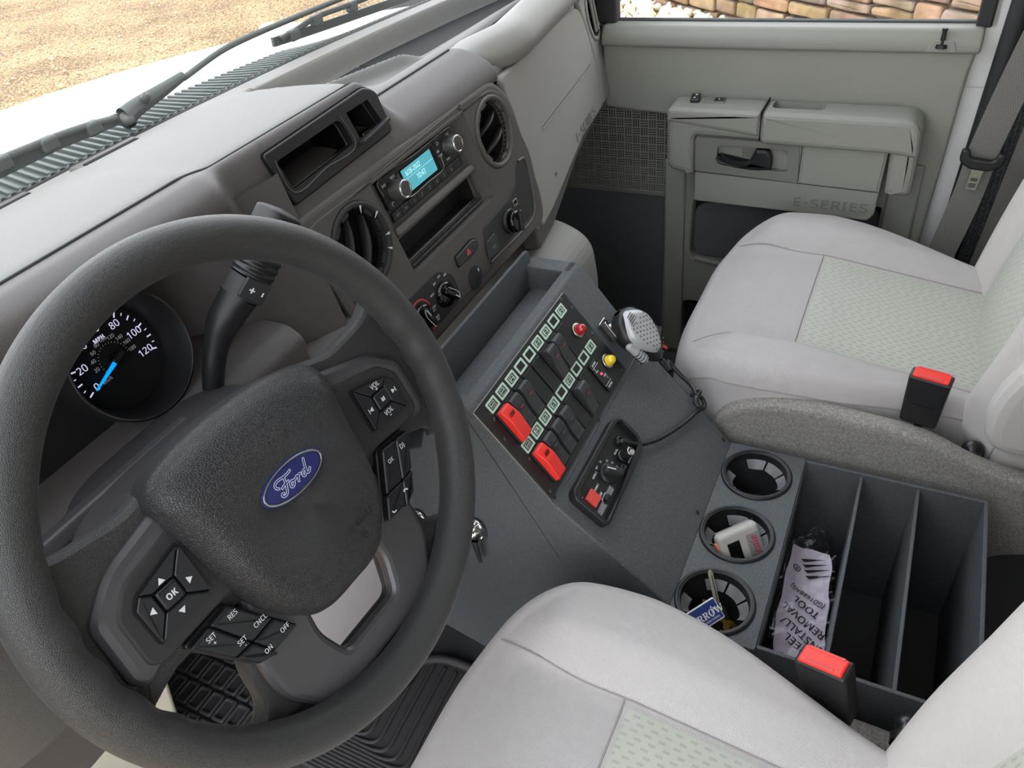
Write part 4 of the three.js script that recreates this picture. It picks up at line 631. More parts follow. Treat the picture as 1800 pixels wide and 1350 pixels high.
{ // instrument cluster
  const q = thing('instrument_cluster', 'black instrument cluster with glowing white speedometer and blue needle', 'instrument cluster', [-0.383, 0.840, -0.580], 0.3);
  mesh('face', plate(roundPoly([[-0.30, 0.062], [0.02, 0.066, 0.04], [0.058, 0.03, 0.03], [0.058, -0.035, 0.03], [0.03, -0.062], [-0.30, -0.062]], 0.012), 0.01, 0.001, -0.011), M.black, q);
  M.glowWhite = new THREE.MeshStandardMaterial({ color: '#222222', emissive: new THREE.Color(0.42, 0.40, 0.56), emissiveIntensity: 1 });
  M.glowDim = new THREE.MeshStandardMaterial({ color: '#222222', emissive: new THREE.Color(0.12, 0.12, 0.125), emissiveIntensity: 1 });
  M.glowBlue = new THREE.MeshStandardMaterial({ color: '#05203a', emissive: new THREE.Color(0.0, 0.26, 0.68), emissiveIntensity: 1 });
  const g = new THREE.Group(); g.name = 'speedometer'; q.add(g);
  mesh('dial', plate(circlePath(0, 0, 0.0445), 0.002, 0.0003, -0.0015, [], 48), M.void, g);
  mesh('dial_bezel', latheZ([[0.0448, 0], [0.047, 0.012], [0.0535, 0.032], [0.056, 0.032], [0.0555, -0.004]], 0, 0, 0, 64), M.black, g);
  const ang = (mph) => (201 - mph * 223 / 120) * Math.PI / 180, ticks = [];
  for (let k = 0; k <= 24; k++) { const a = ang(k * 5), big = k % 4 === 0, mid = k % 2 === 0, l = big ? 0.0052 : mid ? 0.0045 : 0.0026; ticks.push(at(box(l, big ? 0.0013 : mid ? 0.0012 : 0.0008, 0.0002, 0, 0, 0, 0.0001), (0.0400 - l / 2) * Math.cos(a), (0.0400 - l / 2) * Math.sin(a), 0.0008, 0, 0, a)); }
  mesh('tick_marks', ticks, M.glowWhite, g);
  mesh('numerals', [0, 20, 40, 60, 80, 100, 120].map((n) => { const a = ang(n); return txt(String(n), 0.0062, 0.0292 * Math.cos(a), 0.0292 * Math.sin(a), 0.0008, { squash: 1.05 }); }).concat(txt('MPH', 0.0036, -0.001, 0.0205, 0.0008, { font: 'sans_bold' })), M.glowWhite, g);
  mesh('inner_numerals', [20, 40, 60, 80, 100, 120, 140, 160, 180].map((n) => { const a = ang(n / 1.609); return txt(String(n), 0.0032, 0.0185 * Math.cos(a), 0.0185 * Math.sin(a), 0.0008); }).concat(txt('km/h', 0.003, -0.0165, -0.0115, 0.0008), Array.from({ length: 19 }, (_, k) => { const a = ang(k * 10 / 1.609); return at(box(0.0012, 0.0004, 0.0002, 0, 0, 0, 0.0001), 0.0138 * Math.cos(a), 0.0138 * Math.sin(a), 0.0008, 0, 0, a); })), M.glowDim, g);
  const a = ang(0), L = 0.034; mesh('needle', at(plate(roundPoly([[0.004, -0.0019], [L, -0.0007], [L, 0.0007], [0.004, 0.0019]], 0.0004), 0.0016, 0.0003, 0), 0, 0, 0.0065, 0, 0, a - 0.03), M.glowBlue, g);
  mesh('needle_hub', [at(box(0.014, 0.008, 0.005, 0, 0, 0, 0.003), -0.001 * Math.cos(a), -0.001 * Math.sin(a), 0.0068, 0, 0, a), latheZ([[0, 0.006], [0.004, 0.006], [0.0045, 0]], 0, 0, 0, 24)], M.gloss, g);
  mesh('side_gauge_mark', [txt('F', 0.004, -0.075, 0.036, 0.0002), box(0.002, 0.005, 0.0002, -0.075, 0.028, 0.0002, 0.0001), at(box(0.0011, 0.006, 0.0002, 0, 0, 0, 0.0001), -0.112, -0.022, 0.0004, 0, 0, 0.5)], M.glowDim, q);
}
// ================= centre console =================
const con = thing('center_console', 'speckled grey coated console between the seats with angled faces, cup holders and rear bins', 'console', [0, 0, 0]);
{
  const body = prismX([[-0.152, 0.386, 0.003], [-0.297, 0.515, 0.003], [-0.391, 0.638, 0.004], [-0.405, 0.638, 0.002], [-0.409, 0.602, 0.004], [-0.456, 0.602, 0.003], [-0.458, 0.60], [-0.475, 0.55], [-0.58, 0.50], [-0.58, 0.163, 0.02], [-0.43, 0.114, 0.03], [-0.152, 0.114]], -0.147, 0.186, 0.003, 0.003);
  const taper = (g) => { const p = g.attributes.position; for (let i = 0; i < p.count; i++) { const x = p.getX(i), k = (x + 0.147) / 0.333, f = 1 - clamp((p.getY(i) - 0.386) / 0.129); p.setX(i, x - 0.031 * f * k); } g.computeVertexNormals(); return g; };
  mesh('console_body', taper(body), M.liner, con);
  mesh('tray_end', box(0.028, 0.042, 0.074, 0.171, 0.617, -0.4275, 0.002), M.liner, con); mesh('tray_end', box(0.02, 0.042, 0.074, -0.136, 0.617, -0.4275, 0.002), M.liner, con);
  mesh('back_plate', at(pp([[-0.147, 0.585], [0.168, 0.585], [0.168, 0.6605, 0.012], [-0.147, 0.6605, 0.012]], 0.002, 0.005, 0.0012, 0), 0, 0, -0.4645), M.liner, con);
  mesh('fold_line', taper(at(box(0.33, 0.0012, 0.003, 0.019, 0, 0, 0.0005), 0, 0.5155, -0.2965)), M.liner, con);
  const scr = (g, name, list) => mesh(name, list.map(([x, y, z]) => at(lathe([[0, 0.0014], [0.0026, 0.0009], [0.0033, 0]], 14), x, y, z, g)), M.screw, con);
  mesh('screw', [[-0.139, 0.0035], [0.006, 0.003], [0.148, -0.179], [0.002, -0.182]].map(([x, v]) => at(lathe([[0, 0.0014], [0.0026, 0.0009], [0.0033, 0]], 14), x, 0.515 + v * 0.6676 + 0.001, -0.297 - v * 0.7446 + 0.001, 0.73)), M.screw, con);
  // cup deck
  const cups = [[0.1036, -0.105], [-0.0095, -0.105], [-0.121, -0.105]];
  mesh('cup_deck', at(plate(roundPoly(rect(-0.1685, 0.047, 0.158, 0.1535), 0.004), 0.006, 0.001, 0, cups.map(([x, z]) => circlePath(x, -z, 0.0425)), 40), 0, 0.380, 0, -Math.PI / 2), M.liner, con);
  mesh('deck_drop', [box(0.32, 0.26, 0.005, -0.003, 0.252, -0.0475, 0.001)], M.liner, con);
  for (const [x, z] of cups) {
    const c = new THREE.Group(); c.name = 'cup_holder'; c.position.set(x, 0.386, z); con.add(c);
    mesh('flange', lathe([[0.0405, -0.012], [0.0408, 0.0015], [0.0418, 0.0030], [0.0432, 0.0022], [0.0440, 0.0034], [0.0462, 0.0038], [0.0478, 0.0022], [0.0482, 0]], 72), M.black, c);
    mesh('cup_wall', lathe([[0.0408, -0.004], [0.040, -0.03], [0.037, -0.075], [0.034, -0.08], [0, -0.081]], 48), M.softBlack, c);
    for (let k = 0; k < 8; k++) { // springy fins round the inside
      const a0 = (k + 0.05) / 8 * Math.PI * 2, a1 = (k + 0.95) / 8 * Math.PI * 2; if (k === 2 || k === 6) continue;
      mesh('fin', grid((u, v) => { const a = lerp(a0, a1, u) + 0.2, r = lerp(0.0402, 0.0285, v) + 0.002 * v * Math.sin(u * Math.PI), y = -0.009 - 0.007 * v - 0.004 * Math.sin(u * Math.PI) * v; return [r * Math.cos(a), y, r * Math.sin(a)]; }, 8, 5), M.cupRubber, c);
    }
  }
  // open bins behind: outer walls, two dividers, floor
  const W = (name, w, h, d, x, y, z) => mesh(name, box(w, h, d, x, y, z, 0.0012), M.liner, con);
  W('bin_wall', 0.005, 0.27, 0.225, 0.1555, 0.25, 0.066); W('bin_wall', 0.005, 0.27, 0.225, -0.1615, 0.25, 0.066); W('bin_wall', 0.322, 0.27, 0.005, -0.003, 0.25, 0.178);
  mesh('bin_floor', box(0.318, 0.006, 0.222, -0.003, 0.128, 0.066, 0.001), M.kick, con);
  for (const z of [0.0275, 0.0985]) mesh('bin_divider', box(0.314, 0.245, 0.0045, -0.003, 0.258, z, 0.001), M.liner, con);
  mesh('plinth', box(0.30, 0.115, 0.62, -0.002, 0.058, -0.13, 0.006), M.blackMatt, con);
}
// switch panel on the upper face
const swT = 0.6577;
{
  const p = thing('switch_panel', 'black switch panel with two rows of rocker switches and red guard switches on the console', 'switch panel', [0, 0.638, -0.392], swT);
  mesh('panel_plate', pp(rect(-0.1455, -0.1505, 0.1135, -0.0085), 0.0015, 0.0022, 0.0005, 0.0008), M.panelBlack, p);
  mesh('bright_edge', pp(rect(-0.1463, -0.1512, 0.1142, -0.0078), 0.0015, 0.0012, 0.0003, 0.0002), M.steel, p);
  const Z = 0.003, col = (i) => -0.117 + i * 0.0252;
  for (const [x, y] of [[-0.129, -0.0335], [-0.1375, -0.058], [-0.129, -0.098], [-0.138, -0.1435], [-0.02, -0.1455], [0.106, -0.146], [0.1075, -0.032], [0.1015, -0.0125], [0.1065, -0.078]]) mesh('screw', latheZ([[0, 0.0008], [0.0012, 0.0013], [0.0022, 0.0010], [0.0028, 0]], x, y, Z, 16), M.screw, p);
  M.labelFrame = mat('labelFrame', '#c3dccb', 0.5);
  const words = [['MASTER', 'BATTERY'], ['PATIENT', 'LOADING'], ['RE HEAT', 'DOME'], null, null, ['SCENE', 'LIGHTS'], ['LOAD', 'LIGHTS'], null, ['DOOR', 'OPEN']], words2 = [['MODULE', 'DISCON'], ['LEFT', 'FLOOD'], ['REAR', 'FLOOD'], ['RIGHT', 'FLOOD'], null, ['CLOCK', 'POWER'], null, null, ['DOOR', 'OPEN']];
  [[words, -0.0205], [words2, -0.0855]].forEach(([ws, v]) => ws.forEach((w, i) => {
    const g = new THREE.Group(); g.name = 'label_plate'; g.position.set(col(i), v, Z); p.add(g);
    mesh('frame', plate(roundPoly(rect(-0.0102, -0.0072, 0.0102, 0.0072), 0.0016), 0.0008, 0.0002, 0, [roundPoly(rect(-0.0072, -0.0046, 0.0072, 0.0046), 0.0008)]), M.labelFrame, g);
    if (w) { mesh('card', pp(rect(-0.0050, -0.0035, 0.0050, 0.0035), 0.0002, 0.0005, 0, 0), M.labelFrame, g); mesh('lettering', w.map((s, k) => txt(s, 0.00235, 0, k ? -0.0017 : 0.0017, 0.0006, { font: 'sans_bold', squash: 0.62 })), M.void, g); }
  }));
  const rocker = (i, v, raised, bar) => {
    const g = new THREE.Group(); g.name = 'rocker_switch'; g.position.set(col(i) + 0.0005, v, Z); p.add(g);
    const h = raised ? 0.0125 : 0.0085;
    mesh('base', pp(rect(-0.0112, -0.024, 0.0112, 0.024), 0.002, 0.0022, 0.0007, 0), M.black, g);
    mesh('paddle', prismX([[0.0015, 0.0225], [h, 0.0215, 0.004], [h + 0.0015, 0.012, 0.006], [h * 0.6, -0.003, 0.02], [0.0045, -0.0215, 0.003], [0.0015, -0.0225]], -0.0098, 0.0098, 0.0012, 0.003), M.switchBlack, g);
    mesh('grip_dots', Array.from({ length: 12 }, (_, k) => at(new THREE.SphereGeometry(0.0007, 6, 4), (k % 4 - 1.5) * 0.0042, 0.0165 - Math.floor(k / 4) * 0.0036, h + 0.0011 + (k > 7 ? -0.0003 : 0))).concat(Array.from({ length: 12 }, (_, k) => at(new THREE.SphereGeometry(0.0006, 6, 4), (k % 4 - 1.5) * 0.0042, -0.0105 - Math.floor(k / 4) * 0.0034, 0.0062 - Math.floor(k / 4) * 0.0008))), M.screw, g);
    if (bar) mesh('indicator_bar', box(0.0075, 0.0011, 0.0008, 0, 0.0055, h - 0.0004 + (raised ? 0.0001 : 0.0006), 0.0003), bar, g);
  };
  const blank = (i, v) => mesh('blank_insert', pp(rect(col(i) - 0.0108, v - 0.0235, col(i) + 0.0108, v + 0.0235), 0.0015, 0.0024, 0.0008, Z), M.black, p);
  M.barRed = mat('barRed', '#a03a3a', 0.5); M.barGreen = mat('barGreen', '#2f6a58', 0.5);
  const guard = (i, v) => {
    const g = new THREE.Group(); g.name = 'guard_switch'; g.position.set(col(i) + 0.002, v, Z); p.add(g);
    mesh('base', pp(rect(-0.0114, -0.024, 0.0114, 0.024), 0.002, 0.003, 0.0007, 0), M.black, g);
    mesh('red_guard', prismX([[0.002, 0.0235], [0.0095, 0.0235, 0.003], [0.0145, 0.006, 0.004], [0.0105, -0.0225, 0.003], [0.002, -0.0232]], -0.0098, 0.0098, 0.0016, 0.002), M.red, g);
    mesh('window', at(box(0.0092, 0.0095, 0.0012, 0, 0, 0, 0.0004), 0, 0.0105, 0.01315, 0.28), mat('guardWindow', '#7c1512', 0.35), g);
    mesh('grip_dots', Array.from({ length: 9 }, (_, k) => at(new THREE.SphereGeometry(0.0007, 6, 4), (k % 3 - 1) * 0.0045, -0.010 - Math.floor(k / 3) * 0.004, 0.0125 - Math.floor(k / 3) * 0.00055)), M.redSoft, g);
  };
  const r1 = -0.054, r2 = -0.1185;
  guard(0, r1); rocker(1, r1, false, M.barRed); rocker(2, r1, false, M.barRed); blank(3, r1); blank(4, r1); rocker(5, r1, true, M.barRed); rocker(6, r1, false, M.barRed); blank(7, r1);
  guard(0, r2); rocker(1, r2, false, M.barGreen); rocker(2, r2, false, M.barGreen); rocker(3, r2, false, M.barGreen); blank(4, r2); rocker(5, r2, true, M.barRed); blank(6, r2);
  const lamp = (x, v, m) => { const g = new THREE.Group(); g.name = 'indicator_lamp'; g.position.set(x, v, Z); p.add(g); mesh('lamp_ring', latheZ([[0.0085, 0], [0.0105, 0.0006], [0.0108, 0.002], [0.0092, 0.003], [0.008, 0.003]], 0, 0, 0, 36), M.steel, g); mesh('lamp_lens', latheZ([[0, 0.0145], [0.0035, 0.0138], [0.006, 0.011], [0.0075, 0.006], [0.0082, 0.001]], 0, 0, 0, 36), m, g); };
  lamp(0.0855, -0.0565, mat('lampRed', '#b3161c', 0.12, { clearcoat: 1 })); lamp(0.0925, -0.1185, mat('lampYellow', '#f0cf25', 0.18, { clearcoat: 1 }));
  // battery meter with white print and a red light
  const b = new THREE.Group(); b.name = 'battery_indicator'; b.position.set(col(7) + 0.004, -0.1205, Z); p.add(b);
  mesh('meter_face', pp(rect(-0.0105, -0.0225, 0.0105, 0.0225), 0.002, 0.003, 0.0008, 0), M.gloss, b);
  mesh('meter_print', [txt('BATTERY', 0.0027, 0, 0.0185, 0.0031, { squash: 0.8 }), txt('FULL', 0.0022, -0.004, 0.0085, 0.0031), txt('LOW', 0.0022, 0.004, -0.004, 0.0031), txt('VOLTAGE', 0.0027, 0, -0.0185, 0.0031, { squash: 0.8 }), ...[[-0.0055, 0.0122, 0.008], [0.0055, -0.0075, 0.008]].map(([x, y, l]) => box(0.0005, l, 0.0002, x, y, 0.0031, 0.0001)), box(0.018, 0.0005, 0.0002, 0, -0.0145, 0.0031, 0.0001), box(0.018, 0.0005, 0.0002, 0, 0.0148, 0.0031, 0.0001)], M.white, b);
  mesh('red_led_light', latheZ([[0, 0.0024], [0.0014, 0.002], [0.0019, 0]], -0.0005, 0.0015, 0.003, 16), new THREE.MeshStandardMaterial({ color: '#ff2a35', emissive: new THREE.Color(1, 0.05, 0.1), emissiveIntensity: 1.2 }), b);
}
// siren control head on the lower face
const f2T = 0.84;
{
  const s = thing('siren_controller', 'black siren control box with red rocker and rotary dial set in the console', 'control box', [0, 0.515, -0.297], f2T);
  const O = [[-0.127, -0.0715, 0.008], [0.012, -0.068, 0.010], [0.025, -0.055, 0.008], [0.0275, -0.0215, 0.006], [0.014, -0.0105, 0.004], [-0.121, -0.0105, 0.006], [-0.1285, -0.018]], I = [[-0.121, -0.0665], [0.010, -0.0645], [0.0205, -0.053], [0.0235, -0.0235], [0.015, -0.0185], [-0.113, -0.019], [-0.121, -0.026]];
  mesh('hood', plate(roundPoly(O, 0.006), 0.014, 0.002, -0.001, [roundPoly(I, 0.003)]), M.black, s);
  mesh('face', plate(roundPoly(I.map(([x, y]) => [x * 1.01, y]), 0.003), 0.003, 0.0003, 0.0015), M.panelBlack, s);
  const Z = 0.0047;
  mesh('red_rocker', [pp([[-0.1155, -0.0478], [-0.0965, -0.0478], [-0.0965, -0.0305], [-0.1155, -0.0305]], 0.0015, 0.005, 0.001, Z)], M.redSoft, s);
  const d = new THREE.Group(); d.name = 'rotary_dial'; d.position.set(-0.0555, -0.0435, Z); s.add(d);
  mesh('dial_skirt', latheZ([[0, 0.005], [0.0125, 0.0045], [0.0142, 0]], 0, 0, 0, 40), M.black, d);
  mesh('dial_grip', at(box(0.010, 0.028, 0.012, 0, 0, 0, 0.003), 0, 0, 0.009, 0, 0, 0.55), M.softBlack, d);
  mesh('dial_pointer', at(box(0.0014, 0.013, 0.0005, 0, 0, 0, 0.0002), -0.0035, 0.0055, 0.0151, 0, 0, 0.55), M.white, d);
  const v = new THREE.Group(); v.name = 'volume_knob'; v.position.set(-0.0175, -0.0495, Z); s.add(v);
  mesh('knob_collar', latheZ([[0.0075, 0], [0.009, 0.001], [0.009, 0.003], [0.0075, 0.004]], 0, 0, 0, 30), M.screw, v); mesh('knob_barrel', latheZ([[0.0055, 0.018], [0.0063, 0.017], [0.0068, 0.004], [0.0072, 0]], 0, 0, 0, 30), M.black, v); mesh('knob_cap', latheZ([[0, 0.0192], [0.005, 0.019], [0.0058, 0.0178]], 0, 0, 0, 30), M.chrome, v);
  for (const x of [-0.036, -0.0905]) mesh('toggle', at(box(0.009, 0.006, 0.007, 0, 0, 0, 0.0015), x, -0.0545, Z + 0.003), M.black, s);
  mat('printGrey', '#8d8f92', 0.6); for (const band of [pp([[-0.117, -0.0605], [-0.096, -0.0605], [-0.099, -0.0565], [-0.096, -0.0525], [-0.117, -0.0525]], 0.0003, 0.0004, 0, Z), pp([[-0.086, -0.0595], [-0.070, -0.0595], [-0.070, -0.0515], [-0.086, -0.0515], [-0.082, -0.0555]], 0.0003, 0.0004, 0, Z), pp([[-0.040, -0.0605], [-0.026, -0.0605], [-0.026, -0.0555], [-0.040, -0.0555], [-0.044, -0.058]], 0.0003, 0.0004, 0, Z), pp(rect(-0.009, -0.0555, 0.004, -0.0495), 0.0003, 0.0004, 0, Z)]) mesh('grey_band', band, M.printGrey, s);
  mesh('print', [['RAD', -0.0905, -0.0465, 0.0032], ['HORN 1', -0.0865, -0.0375, 0.003], ['HORN 2', -0.074, -0.028, 0.003], ['OFF', -0.062, -0.0255, 0.0026], ['T1', -0.0505, -0.0265, 0.003], ['T2', -0.0415, -0.0335, 0.003], ['T3', -0.038, -0.041, 0.003], ['MAN', -0.0405, -0.0488, 0.003], ['P.A.', -0.0375, -0.0515, 0.0026], ['AIR HORN', -0.090, -0.0515, 0.0026], ['PA VOL', -0.019, -0.0385, 0.0028], ['POWER', -0.117, -0.0275, 0.0024], ['SIREN', -0.013, -0.0595, 0.0042]].map(([t, x, y, h]) => txt(t, h, x, y, Z, { font: 'sans_bold', squash: 0.8 })), M.legend, s);
  mesh('jack', latheZ([[0.003, 0.006], [0.0055, 0.0055], [0.006, 0]], -0.0025, -0.034, Z, 24), M.black, s);
  mesh('corner_screw', latheZ([[0, 0.0012], [0.002, 0.001], [0.0026, 0]], -0.118, -0.0685, 0.0125, 16), M.screw, s);
}
{ // hand microphone hanging on its clip, with its cord
  const m = thing('microphone', 'grey and black hand microphone clipped to the console edge beside the passenger seat', 'microphone', [0, 0.638, -0.392], swT);
  const g = new THREE.Group(); g.name = 'microphone_body'; g.position.set(0.1515, -0.128, 0.027); g.rotation.set(0.0, -0.15, 0.1); m.add(g); // long axis along local y, face along z
  const half = (t) => { const k = Math.pow(clamp(1 - Math.pow(Math.abs(2 * t - 1), 2.6)), 0.5); return k * lerp(0.0165, 0.0325, sstep(0.0, 0.75, t)); }; // t = 0 at the cord end
  const shell = (zs, sc, bulge) => grid((u, v) => { const a = u * Math.PI * 2, t = lerp(0.004, 0.996, v), w = half(t) * sc, e = 0.7, c = Math.sign(Math.cos(a)) * Math.pow(Math.abs(Math.cos(a)), e), s = Math.sign(Math.sin(a)) * Math.pow(Math.abs(Math.sin(a)), e); return [w * c, lerp(-0.049, 0.047, t), zs * s * Math.pow(half(t) / 0.0325, 0.6) * (s > 0 ? bulge : 1)]; }, 48, 60, true);
  mesh('black_shell', shell(0.018, 1, 1.0), M.black, g);
  const hs = 0.84; // raised silver front
  mesh('silver_front', grid((u, v) => { const a = u * Math.PI * 2, r = v; const t0 = 0.565 + 0.40 * Math.sign(Math.sin(a)) * Math.pow(Math.abs(Math.sin(a)), 0.8), w = half(clamp(t0, 0.02, 0.95)) * 0.9 * Math.sign(Math.cos(a)) * Math.pow(Math.abs(Math.cos(a)), 0.7), y = lerp(-0.049, 0.047, t0); const x = r * w, yy = lerp(0.004, y, r); return [x, yy, 0.0165 + 0.0055 * (1 - Math.pow(r, 6)) - 0.006 * Math.pow(r, 14)]; }, 60, 16, true), mat('micSilver', '#b9bcbe', 0.4, { metalness: 0.25 }), g);
  const dots = []; for (let i = -3; i <= 3; i++) for (let j = -4; j <= 4; j++) { const x = i * 0.0058, y = -0.002 + j * 0.0072 + (i % 2) * 0.0036; if (Math.abs(x) < half((y + 0.049) / 0.096) * 0.68 && y < 0.026) dots.push(at(new THREE.SphereGeometry(0.0012, 6, 5), x, y, 0.0222)); }
  mesh('dimples', dots, M.wheelTrim, g);
  mesh('slots', [0, 1, 2, 3, 4].map((k) => box(0.012 + k * 0.0015, 0.0012, 0.0012, -0.006, 0.040 - k * 0.0036, 0.0212, 0.0004)), M.wheelTrim, g);
  mesh('talk_key', at(box(0.014, 0.040, 0.011, 0, 0, 0, 0.005), -0.0275, -0.008, 0.0055, 0, 0, 0.12), mat('micKey', '#a7aaac', 0.45), g);
  mesh('key_ribs', [0, 1, 2, 3].map((k) => at(box(0.0145, 0.0008, 0.0115, 0, 0, 0, 0.0003), -0.028 + k * 0.0006, -0.008 - k * 0.005, 0.0057, 0, 0, 0.12)), M.screw, g);
  mesh('red_mark', txt('MIC', 0.0042, 0.0105, -0.0375, 0.0130, { rot: 1.9, deep: 0.0015 }), M.redSoft, g);
  mesh('strain_relief', Array.from({ length: 7 }, (_, k) => at(lathe([[0.0038 - k * 0.0002, -0.0012], [0.0056 - k * 0.00035, 0], [0.0038 - k * 0.0002, 0.0012]], 16), 0, -0.051 - k * 0.0031, 0.001 - k * 0.0004)), M.black, g);
  mesh('clip', [box(0.022, 0.030, 0.004, 0.135, -0.092, 0.004, 0.001), at(box(0.004, 0.030, 0.018, 0, 0, 0, 0.001), 0.124, -0.092, 0.010), latheZ([[0, 0.01], [0.006, 0.009], [0.007, 0]], 0.138, -0.094, 0.004, 20)], M.chrome, m);
  // cord in scene space, brought into the microphone's own frame
  const inv = new THREE.Matrix4().compose(m.position, m.quaternion, V3(1, 1, 1)).invert(), L = (p) => { const q = V3(...p).applyMatrix4(inv); return [q.x, q.y, q.z]; };
  const end = V3(0, -0.072, -0.002).applyEuler(g.rotation).add(g.position), K = [0.158, 0.447, -0.203];
  const loop = []; for (let k = 0; k <= 20; k++) { const a = 1.3 + k / 20 * Math.PI * 2 * 1.35; loop.push([K[0] + 0.0095 * Math.cos(a), K[1] + 0.0095 * Math.sin(a) * 0.75 + 0.002, K[2] - 0.0095 * Math.sin(a) * 0.65 + 0.0024 * k / 20]); }
  mesh('cord', tube([[end.x, end.y, end.z], L([0.196, 0.482, -0.262]), L([0.195, 0.465, -0.245]), L([0.184, 0.455, -0.222]), ...loop.map(L), L([0.142, 0.444, -0.203]), L([0.123, 0.4455, -0.208]), L([0.079, 0.457, -0.2195]), L([0.042, 0.468, -0.2325]), L([0.012, 0.483, -0.248]), L([-0.004, 0.499, -0.262]), L([-0.0035, 0.4955, -0.2675])], 0.0033, 260, 10), M.black, m);
  mesh('cord_wrap', tube(Array.from({ length: 12 }, (_, k) => { const a = k / 11 * Math.PI * 2; return L([K[0] + 0.010 + 0.004 * Math.cos(a), K[1] + 0.009 + 0.004 * Math.sin(a), K[2] - 0.008 + 0.006 * Math.sin(a)]); }), 0.0028, 40, 8), M.black, m);
}
{ // garage remote standing in the middle cup
  const r = thing('garage_remote', 'light grey garage door remote standing in the middle cup holder', 'remote control', [-0.016, 0.386, -0.103]);
  r.rotation.order = 'YXZ'; r.rotation.set(-0.5, -0.85, 0.12);
  mesh('case', box(0.058, 0.075, 0.02, 0, -0.022, 0, 0.006, 4), mat('remoteGrey', '#b5b2ac', 0.5), r);
  mesh('case_seam', box(0.0586, 0.0756, 0.0012, 0, -0.022, -0.003, 0.0005), M.screw, r);
  mesh('dark_strip', pp(rect(-0.019, -0.055, -0.002, 0.002), 0.001, 0.0008, 0.0002, 0.0098), M.gloss, r);
  mesh('name_plate', pp(rect(0.008, -0.036, 0.026, 0.004), 0.001, 0.0008, 0.0002, 0.0098), mat('remotePlate', '#8c8987', 0.5), r);
  mesh('red_script', [txt('Genie', 0.0085, 0.0165, -0.016, 0.0107, { font: 'serif_bold', rot: 1.57, slant: 0.2 }), box(0.0008, 0.03, 0.0002, 0.0215, -0.016, 0.0107, 0.0001)], mat('scriptRed', '#b8405a', 0.5), r);
  mesh('orange_button', at(box(0.004, 0.020, 0.010, 0, 0, 0, 0.0015), -0.0292, -0.006, 0), mat('remoteOrange', '#e8885a', 0.5), r);
}
{ // keys in the near cup
  const k = thing('vehicle_key', 'long steel vehicle key with black grip leaning in the nearest cup holder', 'key', [-0.117, 0.352, -0.098]);
  k.rotation.order = 'YXZ'; k.rotation.set(-0.75, -0.35, -0.45);
  mesh('blade', pp([[-0.0035, 0.01], [0.0035, 0.01], [0.0035, 0.054], [0.0015, 0.058], [-0.0025, 0.057], [-0.0035, 0.052]], 0.001, 0.0024, 0.0005, 0), mat('keySteel', '#b5afa0', 0.38, { metalness: 0.5 }), k);
  mesh('blade_groove', box(0.0012, 0.04, 0.0006, 0.0004, 0.031, 0.0024, 0.0002), M.screw, k);
  mesh('grip', pp([[-0.008, 0.014], [0.008, 0.014], [0.0125, 0.0], [0.011, -0.024], [-0.011, -0.024], [-0.0125, 0.0]], 0.006, 0.009, 0.003, -0.004), M.softBlack, k);
  const b = thing('brass_key', 'small brass key lying across the nearest cup holder', 'key', [-0.124, 0.368, -0.103]); b.rotation.order = 'YXZ'; b.rotation.set(-1.1, -0.5, 0.15);
  mesh('brass_blade', pp([[-0.003, -0.018], [0.003, -0.018], [0.003, 0.018], [0, 0.021], [-0.002, 0.019], [-0.0012, 0.012], [-0.0028, 0.006], [-0.0014, 0.0], [-0.003, -0.006]], 0.0006, 0.0022, 0.0005, 0), mat('brass', '#b08a45', 0.3, { metalness: 1 }), b);
  mesh('brass_bow', plate(circlePath(0, -0.024, 0.009), 0.0022, 0.0005, 0, [circlePath(0, -0.026, 0.0025)]), M.brass, b);
  const c = thing('key_tag', 'small blue and white plastic key tag in the nearest cup holder', 'key tag', [-0.137, 0.374, -0.113]); c.rotation.order = 'YXZ'; c.rotation.set(-1.0, -0.75, 0.15);
  mesh('tag_back', pp(rect(-0.0215, -0.0135, 0.0215, 0.0135), 0.002, 0.0028, 0.0006, 0), M.white, c);
  mesh('tag_print', pp(rect(-0.0198, -0.0118, 0.0205, 0.0118), 0.001, 0.0004, 0, 0.0028), mat('tagBlue', '#1d3477', 0.4), c);
  mesh('tag_lettering', [txt('ARROW', 0.0082, 0.003, -0.001, 0.0032, { font: 'serif_bold' }), txt('MANUFACTURING', 0.0024, 0.003, -0.0085, 0.0032), tube([[0.019, 0.001, 0.0033], [0.014, 0.001, 0.0033], [0.012, 0.006, 0.0033], [0.009, -0.006, 0.0033], [0.006, 0.001, 0.0033]], 0.0004, 30, 5)], M.white, c);
}
